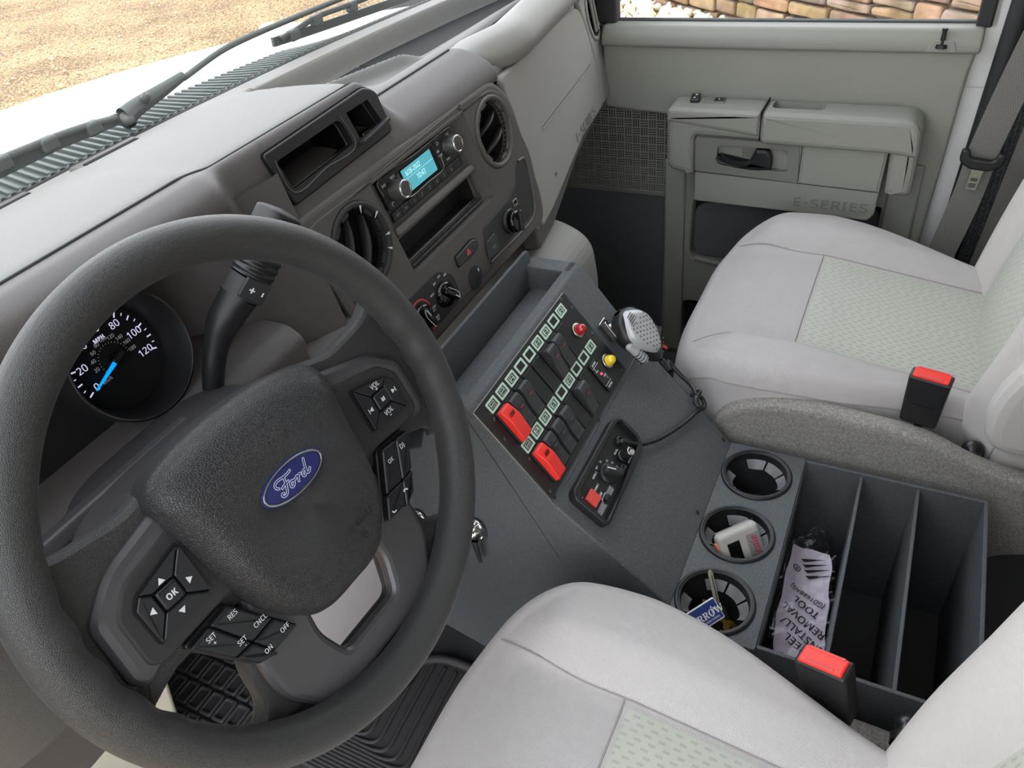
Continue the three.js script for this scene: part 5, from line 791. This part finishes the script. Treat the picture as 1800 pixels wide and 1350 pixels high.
{ // clear bag with the wheel tool in the first bin
  const b = thing('tool_bag', 'crumpled clear plastic bag with printed lilac label standing in the front bin', 'plastic bag', [-0.022, 0.322, -0.011]);
  b.rotation.set(-1.40, 0.0, 0.06);
  const wob = (x, y, s) => 0.020 * (vnoise(x * 0.8 + 0.5, y * 0.8 + 0.5, 6, s) - 0.5) + 0.006 * (vnoise(x * 1.5 + 0.3, y * 1.5 + 0.1, 12, s + 3) - 0.5);
  const outline = (u, v) => { const x = lerp(-0.122, 0.102, u), h = 0.033 * (1 - Math.pow(Math.abs(2 * u - 1), 7)) * lerp(1, 0.72, u) + 0.004; return [x, lerp(-h, h, v) + 0.001 * Math.sin(u * 23)]; };
  mesh('label_insert', grid((u, v) => { const [x, y] = outline(lerp(0.06, 0.86, u), lerp(0.04, 0.93, v)); return [x, y, 0.004 + wob(x * 4, y * 4, 5) * 0.8]; }, 40, 24), mat('bagPaper', '#b3a9b8', 0.75), b);
  mesh('clear_film', [grid((u, v) => { const [x, y] = outline(u, v); return [x, y, 0.0125 + wob(x * 4, y * 4, 5) * 0.8 + 0.003 * Math.sin(u * 40 + v * 9) * Math.pow(Math.abs(2 * v - 1), 2)]; }, 90, 50), grid((u, v) => { const [x, y] = outline(u, v); return [x, y, -0.004 + wob(x * 4, y * 4, 5) * 0.8]; }, 50, 24)], mat('film', '#ffffff', 0.08, { transmission: 1, thickness: 0, ior: 1.3, side: THREE.DoubleSide }), b);
  const on = (g) => { const p = g.attributes.position; for (let i = 0; i < p.count; i++) p.setZ(i, 0.0052 + wob(p.getX(i) * 4, p.getY(i) * 4, 5) * 0.8 + (p.getZ(i) > 0.00005 ? 0.0004 : 0)); return g; };
  mesh('label_print', [['WHEEL', 0.0105, -0.085, -0.004, 1], ['INSTALL/', 0.0105, -0.066, -0.002, 0.95], ['REMOVAL', 0.0105, -0.045, -0.002, 0.95], ['TOOL', 0.0105, -0.022, -0.004, 1], ['(GD168BAG)', 0.0068, -0.004, -0.004, 0.9], ['R', 0.005, 0.034, 0.014, 1]].map(([s, h, x, y, q]) => on(txt(s, h, x, y, 0, { rot: 1.1, deep: 0.0003, squash: q }))).concat([0, 1, 2, 3].map((k) => on(at(plate(roundPoly([[-0.014, -0.0012], [0.018, -0.0028], [0.014, 0.0015]], 0.0006), 0.0003, 0, 0), 0.03 + k * 0.008, -0.016 + k * 0.003, 0, 0, 0, 1.9))), on(at(strip(new THREE.TorusGeometry(0.0045, 0.0006, 5, 20)), 0.034, 0.014, 0)), on(plate(circlePath(-0.103, 0.014, 0.004, 0.006), 0.0003, 0, 0))), M.void, b);
}
for (const [x, y, z, label, rot] of [[-0.150, 0.405, -0.505, 'chrome barrel latch on the console side, framed by the wheel spoke', 0.0], [-0.150, 0.425, -0.412, 'chrome latch with twisted pull on the console side, just right of the wheel rim', 0.5]]) {
  const l = thing('chrome_latch', label, 'latch', [x, y, z]); l.rotation.set(0, -Math.PI / 2, 0); // local z points to the driver
  mesh('latch_plate', pp([[-0.011, -0.018], [0.011, -0.018], [0.013, 0.004], [0.006, 0.02], [-0.006, 0.02], [-0.013, 0.004]], 0.006, 0.003, 0.001, 0), M.chrome, l);
  mesh('latch_dome', at(lathe([[0, 0.016], [0.006, 0.014], [0.0095, 0.008], [0.0105, 0]], 30), 0, 0, 0.002, Math.PI / 2), M.chrome, l);
  if (rot) mesh('twisted_pull', grid((u, v) => { const a = u * Math.PI * 2 + v * 4, w = lerp(0.006, 0.003, v); return [w * Math.cos(a), -0.01 - 0.05 * v, 0.012 + w * 0.6 * Math.sin(a) - 0.004 * v]; }, 20, 40), M.chrome, l);
  else mesh('latch_rod', tube([[0, 0, 0.012], [0.012, -0.004, 0.016], [0.032, -0.008, 0.014]], 0.0035, 20, 10), M.steel, l);
  mesh('rivet', [[0, 0.014], [0.006, -0.013]].map(([a, c]) => latheZ([[0, 0.0026], [0.002, 0.002], [0.0028, 0]], a, c, 0.003, 14)), M.chrome, l);
}
// ================= passenger door =================
{
  const d = structGroup('door_1'); d.position.set(0.84, 0, 0); d.rotation.y = -Math.PI / 2; // local x = rearward, y = up, z = inboard
  const outline = [[-0.60, 0.61, 0.01], [-0.60, 0.755, 0.01], [0.068, 0.755, 0.02], [0.060, 0.70], [0.054, 0.5], [0.045, 0.30], [0.045, -0.04], [-0.475, -0.04], [-0.462, 0.60, 0.006]];
  const p1 = [[-0.404, 0.41, 0.008], [-0.408, 0.268, 0.03], [-0.04, 0.262, 0.03], [-0.03, 0.44, 0.008], [-0.38, 0.452, 0.008]], p2 = [[-0.424, 0.155], [-0.424, 0.04], [-0.03, 0.03], [-0.03, 0.165]];
  mesh('door_panel', plate(roundPoly(outline, 0.02), 0.034, 0.006, -0.034, [roundPoly(p1, 0.02), roundPoly(p2, 0.025)], 10), M.doorGrey, d);
  mesh('pocket_back', pp(rect(-0.43, 0.02, -0.01, 0.46), 0.01, 0.004, 0.001, -0.045), M.blackMatt, d);
  mesh('map_pocket', pp([[-0.404, 0.40], [-0.408, 0.272], [-0.04, 0.266], [-0.03, 0.43]], 0.03, 0.008, 0.004, -0.028), M.kick, d);
  mesh('pocket_rim', tube([[-0.395, 0.275, 0.001], [-0.30, 0.266, 0.003], [-0.10, 0.262, 0.003], [-0.045, 0.268, 0.001]], 0.006, 30, 10), M.doorGrey, d);
  mesh('column_edge', [box(0.045, 0.5, 0.012, -0.442, 0.26, 0.004, 0.005)], M.doorGrey, d);
  mesh('window_sill', [prismX([[-0.035, 0.774], [-0.004, 0.772, 0.006], [0.010, 0.755, 0.012], [0.010, 0.735, 0.008], [-0.02, 0.73]].map(([a, b, c]) => [a, b, c]), -0.60, 0.070, 0.006, 0.008)].map((g) => g), M.doorGrey, d);
  mesh('window_gasket', box(0.655, 0.010, 0.014, -0.27, 0.772, -0.036, 0.003), M.rubber, d);
  mesh('glass_frame', [box(0.024, 0.80, 0.03, 0.066, 1.17, -0.03, 0.004), box(0.05, 0.8, 0.03, -0.60, 1.17, -0.03, 0.006)], M.rubber, d);
  mesh('lock_recess', pp([[-0.012, 0.738], [0.034, 0.738], [0.028, 0.757], [-0.004, 0.757]], 0.004, 0.003, 0.001, 0.0085), M.doorGrey, d);
  mesh('lock_ferrule', cyl(0.009, 0.010, 0.006, 0.010, 0.748, 0.008), M.black, d); mesh('lock_knob', [cyl(0.0035, 0.0045, 0.026, 0.010, 0.760, 0.008), cyl(0.0048, 0.0042, 0.005, 0.010, 0.774, 0.008)], M.black, d);
  // armrest with its switches, pull cup and lower panel
  const a = new THREE.Group(); a.name = 'armrest'; d.add(a);
  const U = [[-0.442, 0.644, 0.03], [0.012, 0.644, 0.03], [0.014, 0.505, 0.01], [-0.030, 0.505, 0.004], [-0.034, 0.588, 0.008], [-0.386, 0.592, 0.008], [-0.386, 0.512, 0.004], [-0.440, 0.520, 0.02]];
  const cupCut = (q = 0) => at(new RoundedBoxGeometry(0.092 + q, 0.08 + q, 0.042 + q, 4, 0.010), -0.202, 0.652, 0.037);
  mesh('armrest_body', carve(plate(roundPoly(U, 0.02), 0.082, 0.014, 0.0, [], 10), cupCut(0.003)), M.doorGrey, a);
  mesh('armrest_pad', pp([[-0.2595, 0.648], [0.006, 0.648, 0.03], [0.014, 0.580], [-0.03, 0.586], [-0.2595, 0.5885]], 0.012, 0.076, 0.010, 0.012), M.doorGrey, a); a.children[1].geometry = carve(a.children[1].geometry, cupCut());
  mesh('switch_trim', pp([[-0.440, 0.647, 0.02], [-0.2615, 0.647], [-0.2615, 0.600], [-0.440, 0.620]], 0.006, 0.074, 0.009, 0.012), M.doorGrey, a);
  mesh('trim_gap', [box(0.0015, 0.056, 0.0785, -0.2605, 0.622, 0.047, 0.0005)], M.void, a);
  mesh('window_switch', at(box(0.018, 0.008, 0.034, 0, 0, 0, 0.003), -0.397, 0.6505, 0.034, 0, 0.15), M.black, a);
  mesh('lock_switch', [at(box(0.040, 0.003, 0.026, 0, 0, 0, 0.001), -0.360, 0.648, 0.034, 0, 0.1)], M.doorDark, a); mesh('lock_rocker', at(box(0.018, 0.004, 0.018, 0, 0, 0, 0.001), -0.351, 0.6487, 0.034, 0, 0.1), M.black, a);
  mesh('switch_mark', [box(0.004, 0.0004, 0.005, -0.397, 0.6546, 0.026, 0.0001), box(0.004, 0.0004, 0.004, -0.397, 0.6546, 0.042, 0.0001), box(0.002, 0.0004, 0.004, -0.351, 0.6508, 0.034, 0.0001)], M.white, a);
  mesh('pull_cup', box(0.086, 0.008, 0.036, -0.202, 0.620, 0.037, 0.001), M.doorDark, a);
  const lowShape = [[-0.384, 0.590], [-0.036, 0.586, 0.008], [-0.040, 0.458, 0.012], [-0.05, 0.446, 0.006], [-0.384, 0.452, 0.006]];
  const bezel = [[-0.386, 0.589, 0.01], [-0.187, 0.587], [-0.183, 0.510], [-0.384, 0.518]], bowl = [[-0.344, 0.579], [-0.204, 0.577], [-0.200, 0.526], [-0.344, 0.531]];
  const lp = new THREE.Group(); lp.name = 'lower_door_panel'; d.add(lp);
  mesh('panel_body', plate(roundPoly(lowShape, 0.004), 0.07, 0.003, 0.0, [roundPoly(bowl, 0.015)], 8), M.doorGrey, lp);
  mesh('handle_bezel', plate(roundPoly(bezel, 0.003), 0.006, 0.002, 0.0665, [roundPoly(bowl, 0.015)], 8), M.doorDark, lp);
  mesh('handle_bowl', pp(bowl.map(([x, y]) => [x * 1.0, y]), 0.012, 0.004, 0.001, 0.048), M.doorGrey, lp);
  mesh('bowl_insert', pp([[-0.296, 0.563], [-0.276, 0.562], [-0.275, 0.547], [-0.295, 0.548]], 0.001, 0.003, 0.0008, 0.0505), M.doorDark, lp);
  mesh('door_handle', plate(roundPoly([[-0.339, 0.556, 0.006], [-0.334, 0.545], [-0.295, 0.540], [-0.277, 0.546], [-0.268, 0.571, 0.006], [-0.243, 0.572, 0.006], [-0.234, 0.553], [-0.236, 0.532, 0.006], [-0.275, 0.527], [-0.318, 0.533], [-0.338, 0.546, 0.006]], 0.012), 0.018, 0.006, 0.056, [], 10), M.black, lp);
  mesh('blank_panel', pp([[-0.181, 0.586], [-0.040, 0.584, 0.006], [-0.043, 0.507], [-0.179, 0.511]], 0.003, 0.005, 0.0018, 0.0675), M.doorGrey, lp);
  mesh('panel_groove', [pp([[-0.387, 0.5155], [-0.04, 0.505], [-0.04, 0.5065], [-0.387, 0.517]], 0.0003, 0.0016, 0, 0.0688), box(0.0018, 0.078, 0.0016, -0.1835, 0.548, 0.0697, 0.0003)], M.dashSeam, lp);
  mesh('raised_lettering', [txt('E', 0.0175, -0.180, 0.472, 0.0695, { deep: 0.0016, squash: 1.3 }), box(0.006, 0.003, 0.0016, -0.165, 0.472, 0.0703, 0.0004), txt('SERIES', 0.0175, -0.104, 0.4715, 0.0695, { deep: 0.0016, squash: 1.45 })], M.doorDark, lp);
  mesh('rear_shelf_edge', [at(box(0.055, 0.27, 0.012, 0, 0, 0, 0.005), 0.002, 0.40, 0.002)], M.doorGrey, d);
}
struct('window_2', at(new THREE.PlaneGeometry(0.70, 0.78), 0.868, 1.16, -0.265, 0, Math.PI / 2), M.glass);
{
  const m = thing('side_mirror', 'dark edge of the passenger side mirror at the front corner of the door window', 'mirror', [1.0, 0.80, -0.60]);
  mesh('mirror_housing', at(box(0.16, 0.3, 0.10, 0, 0, 0, 0.03, 4), 0, 0.15, 0), M.cowl, m); mesh('mirror_arm', box(0.12, 0.03, 0.03, -0.08, 0.01, 0, 0.01), M.cowl, m);
}
// ================= seats =================
function makeSeat(name, label, cx, z0, s) { // s = +1 when the aisle lies on the +x side
  const t = thing(name, label, 'seat', [cx, 0, z0]);
  const oc = new THREE.CatmullRomCurve3([[0, -0.288], [0.12, -0.286], [0.205, -0.262], [0.247, -0.20], [0.258, -0.12], [0.247, -0.03], [0.220, 0.06], [0.198, 0.14], [0.19, 0.235], [0.15, 0.26], [0, 0.262], [-0.15, 0.26], [-0.19, 0.235], [-0.198, 0.14], [-0.220, 0.06], [-0.247, -0.03], [-0.258, -0.12], [-0.247, -0.20], [-0.205, -0.262], [-0.12, -0.286]].map(([x, z]) => V3(x, 0, z)), true, 'catmullrom', 0.5), ring = oc.getSpacedPoints(180), C = [0, -0.02];
  const H = (x, z) => { const ax = Math.abs(x), b = sstep(0.118, 0.185, ax); return 0.4625 - 0.13 * Math.max(0, z + 0.10) + 0.004 * (1 - Math.pow(x / 0.13, 2)) * (1 - b) + b * (0.034 - 0.07 * Math.max(0, z + 0.05)) * sstep(-0.27, -0.17, z) - 1.1 * Math.pow(Math.max(0, -0.185 - z), 1.6) - 0.9 * Math.pow(Math.max(0, ax - 0.20), 1.5) - 0.004 * Math.exp(-Math.pow((ax - 0.137) / 0.006, 2)) * sstep(-0.25, -0.2, z); };
  const surf = (u, v) => { // v: 0 centre .. 1 bottom of the side
    const p = ring[Math.round(u * 180) % 180], at_ = (r) => [C[0] + (p.x - C[0]) * r, C[1] + (p.z - C[1]) * r];
    if (v < 0.62) { const [x, z] = at_(Math.pow(v / 0.62, 0.85) * 0.90); return [x, H(x, z), z]; }
    const [ex, ez] = at_(0.90), he = H(ex, ez);
    if (v < 0.84) { const a = (v - 0.62) / 0.22 * Math.PI / 2, [x, z] = at_(0.90 + 0.10 * Math.sin(a)); return [x, he - 0.05 * (1 - Math.cos(a)), z]; }
    const k = (v - 0.84) / 0.16, [x, z] = at_(1 - 0.035 * k * k + 0.012 * Math.sin(k * Math.PI)); return [x, lerp(he - 0.05, 0.30, k), z];
  };
  const cushion = mesh('cushion', metric(grid(surf, 180, 90, true)), M.seat, t);
  mesh('cushion_insert', grid((u, v) => { const x = lerp(-0.136, 0.136, u), z = lerp(-0.102, 0.235, v), e = Math.min(u, 1 - u, v * 1.2) * 14; return [x, H(x, z) + 0.0030 - 0.0042 * Math.exp(-e * 1.2), z]; }, 60, 60), M.insert, t);
  for (const q of [-1, 1]) {
    mesh('seam', tube(Array.from({ length: 24 }, (_, i) => { const z = lerp(-0.255, 0.2, i / 23), x = q * (0.1365 + 0.02 * Math.pow(Math.max(0, -0.12 - z) / 0.13, 2)); return [x, H(x, z) + 0.0004, z]; }), 0.0011, 80, 6), M.seam, t);
    mesh('seam', tube(Array.from({ length: 34 }, (_, i) => { const a = q > 0 ? lerp(0.13, 0.36, i / 33) : lerp(0.87, 0.64, i / 33), v = 0.775 + 0.05 * Math.pow(1 - i / 33, 6), p = surf(a, v); return [p[0] * 1.001, p[1], p[2]]; }), 0.0012, 120, 6), M.seam, t);
  }
  mesh('seam', tube(Array.from({ length: 12 }, (_, i) => { const x = lerp(-0.136, 0.136, i / 11); return [x, H(x, -0.102) + 0.0005, -0.102]; }), 0.001, 30, 6), M.seam, t);
  // backrest leaning back
  const back = (u, v) => {
    const a = u * Math.PI * 2, L = lerp(0, 0.66, v), cap = Math.pow(clamp(1 - Math.pow(Math.max(0, (v - 0.86) / 0.14), 2.2)), 0.5) * Math.pow(clamp(1 - Math.pow(Math.max(0, (0.07 - v) / 0.07), 2)) * 0.999 + 0.001, 0.5);
    const w = (0.232 + 0.022 * sstep(0, 0.35, v) - 0.03 * sstep(0.6, 1, v)), c = Math.cos(a), sn = Math.sin(a), x = w * Math.sign(c) * Math.pow(Math.abs(c), 0.62) * (0.6 + 0.4 * cap), f = Math.sign(sn) * Math.pow(Math.abs(sn), 0.75);
    const ax = Math.abs(x) / w, bol = 0.046 * Math.exp(-Math.pow((ax - 0.80) / 0.17, 2)) * sstep(0.02, 0.12, v), lum = -0.012 * Math.sin(Math.min(1, v * 2.2) * Math.PI), dep = f > 0 ? f * 0.075 : f * (0.052 + bol - lum * (1 - ax));
    return [x, 0.345 + L * 0.97, 0.195 + L * 0.18 + dep * cap];
  };
  mesh('backrest', metric(grid(back, 120, 90, true)), M.seatRib, t);
  mesh('backrest_insert', grid((u, v) => { const x = lerp(-0.128, 0.128, u), k = lerp(0.10, 0.80, v); let lo = Math.PI, hi = Math.PI * 2; for (let i = 0; i < 40; i++) { const m = (lo + hi) / 2; if (back(m / Math.PI / 2, k)[0] < x) lo = m; else hi = m; } const p = back(lo / Math.PI / 2, k), e = Math.min(u, 1 - u) * 14; return [x, p[1], p[2] - 0.003 + 0.004 * Math.exp(-e * 1.2)]; }, 40, 50), M.insert, t);
  const f2 = (a, v0, v1, n) => tube(Array.from({ length: n }, (_, i) => { const p = back(a, lerp(v0, v1, i / (n - 1))); return p; }), 0.0012, 80, 6);
  mesh('seam', f2(s > 0 ? 0.945 : 0.555, 0.04, 0.85, 30), M.seam, t); mesh('seam', f2(s > 0 ? 0.555 : 0.945, 0.04, 0.85, 30), M.seam, t);
  const hinge = new THREE.Group(); hinge.name = 'recliner_cover'; hinge.position.set(s * 0.222, 0.50, 0.235); hinge.rotation.y = s * Math.PI / 2; t.add(hinge);
  mesh('cover_pad', plate(roundPoly([[-0.075, -0.075], [0.06, -0.07], [0.07, 0.02], [0.03, 0.09], [-0.055, 0.085], [-0.085, 0.0]], 0.05), 0.045, 0.02, -0.01, [], 12), M.seatRib, hinge);
  const piv = new THREE.Group(); piv.name = 'pivot_bolt'; piv.position.set(s * 0.236, 0.405, 0.155); piv.rotation.z = -s * Math.PI / 2; t.add(piv);
  mesh('bolt', lathe([[0, 0.022], [0.006, 0.021], [0.0065, 0.016], [0.011, 0.015], [0.0115, 0.008], [0.008, 0.007], [0.008, 0], [0.014, -0.002], [0.014, -0.012]], 24), M.screw, piv);
  mesh('seat_base', [box(0.44, 0.24, 0.44, 0, 0.19, 0.0, 0.03)], M.blackMatt, t);
  if (s > 0) mesh('pedestal_board', box(0.02, 0.25, 0.34, 0.232, 0.20, 0.16, 0.003), mat('plywood', '#a07c55', 0.8), t);
  // carpeted side apron towards the aisle
  const ap = s > 0 ? [[-0.1, 0.04], [-0.08, 0.30, 0.03], [0.02, 0.335], [0.10, 0.35, 0.03], [0.22, 0.345], [0.34, 0.34, 0.03], [0.30, 0.04]] : [[-0.205, 0.04], [-0.20, 0.36, 0.03], [-0.175, 0.425, 0.05], [-0.12, 0.452, 0.05], [-0.05, 0.458], [0.06, 0.450], [0.10, 0.443], [0.16, 0.415, 0.04], [0.22, 0.405], [0.36, 0.385, 0.04], [0.34, 0.30], [0.20, 0.25, 0.05], [0.16, 0.04]];
  const g = plate(roundPoly(ap, 0.02), 0.03, 0.012, -0.015, [], 10); g.rotateY(-Math.PI / 2); g.translate(s * 0.258, 0, 0);
  mesh('carpet_apron', metric(g), M.carpet, t);
  return t;
}
makeSeat('captains_chair', 'light grey cloth passenger seat by the far door with carpeted side apron', 0.455, 0, -1);
makeSeat('captains_chair', 'light grey cloth driver seat in the near right corner, seen from above', -0.455, -0.045, 1);
function buckle(label, x, y, z, ry, rx, rz) {
  const b = thing('seat_belt_buckle', label, 'seat belt buckle', [x, y, z]); b.rotation.set(rx, ry, rz); b.scale.setScalar(0.93); // local x = wide side, y = up
  mesh('casing', [plate(roundPoly([[-0.0255, -0.082, 0.006], [0.0235, -0.082, 0.006], [0.0275, 0.0, 0.003], [-0.0275, 0.0, 0.003]], 0.006), 0.028, 0.0045, -0.014, [], 8)], M.black, b);
  mesh('red_button', at(box(0.047, 0.006, 0.0215, 0, 0, 0, 0.002), 0, 0.0005, 0.0005), M.red, b);
  mesh('tongue_slot', [at(box(0.040, 0.002, 0.003, 0, 0, 0, 0.0008), 0, 0.0036, -0.0085), at(box(0.03, 0.003, 0.004, 0, 0, 0, 0.001), 0, 0.0028, 0.009)], M.redSoft, b);
  mesh('casing_seam', box(0.03, 0.001, 0.029, 0, -0.045, 0, 0.0004), M.void, b);
  mesh('anchor_stalk', [cyl(0.006, 0.006, 0.05, 0, -0.102, 0), cyl(0.011, 0.011, 0.012, 0, -0.122, 0)], M.screw, b);
}
buckle('black seat belt buckle with red button standing beside the passenger seat cushion', 0.222, 0.520, 0.082, -1.75, 0.06, 0.06);
buckle('black seat belt buckle with red button between the driver seat and the console bins', -0.222, 0.490, 0.022, -1.85, -0.05, 0.22);
{ // seat belt on the right pillar
  const b = thing('seat_belt', 'grey webbing seat belt hanging on the pillar behind the passenger door with black slider', 'seat belt', [0, 0, 0]);
  const ribbon = (pts, w) => { const c = new THREE.CatmullRomCurve3(pts.map((p) => V3(...p))); return grid((u, v) => { const p = c.getPoint(v), tn = c.getTangent(v), sd = V3(-1, 0, 0).cross(tn).normalize(), a = u * 4, i = Math.min(3, Math.floor(a)), f = a - i, q = [[-1, 1], [1, 1], [1, -1], [-1, -1], [-1, 1]], e = [lerp(q[i][0], q[i + 1][0], f), lerp(q[i][1], q[i + 1][1], f)]; return [p.x + e[1] * 0.0009, p.y + sd.y * e[0] * w / 2, p.z + sd.z * e[0] * w / 2]; }, 40, 40); };
  mesh('shoulder_webbing', ribbon([[0.80, 0.575, 0.110], [0.80, 0.70, 0.129], [0.795, 0.9, 0.166], [0.78, 1.35, 0.25]], 0.048), M.belt, b);
  mesh('lap_webbing', ribbon([[0.80, 0.585, 0.112], [0.795, 0.50, 0.105], [0.79, 0.40, 0.090], [0.775, 0.22, 0.06]], 0.048), M.belt, b);
  mesh('return_webbing', ribbon([[0.825, 0.15, 0.150], [0.828, 0.40, 0.172], [0.828, 0.65, 0.190], [0.825, 0.95, 0.22], [0.81, 1.35, 0.27]], 0.05), M.belt, b);
  const g = new THREE.Group(); g.name = 'slider'; g.position.set(0.785, 0.578, 0.111); g.rotation.set(0.09, -Math.PI / 2, 0); b.add(g);
  mesh('slider_body', plate(roundPoly([[-0.035, 0.016, 0.012], [-0.022, 0.016], [-0.018, 0.002], [0.018, 0.002], [0.022, 0.016], [0.035, 0.016, 0.012], [0.034, -0.008, 0.01], [0.014, -0.018], [-0.014, -0.018], [-0.034, -0.008, 0.01]], 0.006), 0.012, 0.004, 0), M.black, g);
  mesh('latch_tongue', plate(roundPoly([[-0.013, -0.012], [0.013, -0.012], [0.0095, -0.024], [0.0095, -0.058], [-0.0095, -0.058], [-0.0095, -0.024]], 0.003), 0.0025, 0.0008, 0.004, [roundPoly(rect(-0.005, -0.040, 0.005, -0.034), 0.001), roundPoly(rect(-0.005, -0.052, 0.005, -0.044), 0.001)]), M.steel, g);
}
// ================= driver footwell =================
{
  const f = thing('driver_floor_mat', 'black ribbed rubber floor mat in the driver footwell', 'floor mat', [0, 0, 0]);
  mesh('mat_base', at(plate(roundPoly([[-0.70, 0.18], [-0.135, 0.18], [-0.135, 0.56, 0.05], [-0.24, 0.66], [-0.24, 0.99], [-0.72, 0.99]], 0.03), 0.008, 0.002, 0.001), 0, 0, 0, -Math.PI / 2), M.rubberMat, f);
  mesh('raised_rim', tube([[-0.137, 0.012, -0.2], [-0.137, 0.012, -0.48], [-0.145, 0.013, -0.56], [-0.185, 0.013, -0.61], [-0.235, 0.013, -0.66], [-0.245, 0.013, -0.76], [-0.245, 0.012, -0.98]], 0.008, 80, 8), M.rubberMat, f);
  for (let k = 0; k < 13; k++) { const xc = -0.30 - 0.006 * k, zc = -0.60 + 0.0215 * k, x1 = -0.155; mesh('rib', tube([[x1, 0.009, zc - 0.004], [lerp(x1, xc, 0.7), 0.009, zc], [xc, 0.009, zc - 0.0], [xc - 0.008, 0.009, zc - 0.012], [xc - 0.010, 0.009, lerp(zc, -0.74, 0.4)], [xc - 0.010, 0.009, -0.74]], 0.0042, 60, 7), M.rubberMat, f); }
  const fr = plate(roundPoly(rect(-0.021, -0.0135, 0.021, 0.0135), 0.006), 0.007, 0.003, 0, [roundPoly(rect(-0.0145, -0.0075, 0.0145, 0.0075), 0.003)], 4); fr.rotateX(-Math.PI / 2);
  const n = 10 * 16, im = new THREE.InstancedMesh(fr, M.rubberMat, n), m = new THREE.Matrix4(); let k = 0; for (let i = 0; i < 10; i++) for (let j = 0; j < 16; j++) im.setMatrixAt(k++, m.makeTranslation(-0.275 - i * 0.046 , 0.009, -0.765 - j * 0.0305 * 0.95 + (i % 2) * 0.0145));
  im.name = 'cell_pattern'; im.userData.kind = 'stuff'; f.add(im);
  struct('baseboard_front', at(box(0.46, 0.60, 0.02, 0, 0, 0, 0.006), -0.64, 0.28, -0.885, 0.36, -0.45), M.beige);
  const p = thing('accelerator_pedal', 'black accelerator pedal and bracket below the steering wheel', 'pedal', [-0.205, 0.13, -0.60], 0.5);
  mesh('pedal_pad', pp([[-0.03, -0.08], [0.03, -0.08], [0.034, 0.05], [-0.034, 0.05]], 0.012, 0.014, 0.004, 0), M.black, p); mesh('pedal_arm', tube([[0, 0.03, 0], [0.004, 0.14, -0.03], [0.0, 0.28, -0.14]], 0.010, 20, 10), M.black, p); mesh('pedal_ribs', [0, 1, 2, 3, 4].map((i) => box(0.05, 0.006, 0.003, 0, -0.06 + i * 0.022, 0.015, 0.001)), M.rubber, p);
  const pm = thing('passenger_floor_mat', 'black ribbed rubber floor mat in the passenger footwell', 'floor mat', [0, 0, 0]);
  mesh('mat_base', at(plate(roundPoly(rect(0.26, 0.2, 0.80, 0.98), 0.03), 0.008, 0.002, 0.001), 0, 0, 0, -Math.PI / 2), M.rubberMat, pm);
  for (let i = 0; i < 16; i++) mesh('rib', box(0.008, 0.005, 0.7, 0.29 + i * 0.033, 0.010, -0.59, 0.002), M.rubberMat, pm);
}
scene.traverse((o) => { if (o.isMesh) { o.castShadow = true; o.receiveShadow = true; } });
renderer.render(scene, camera);
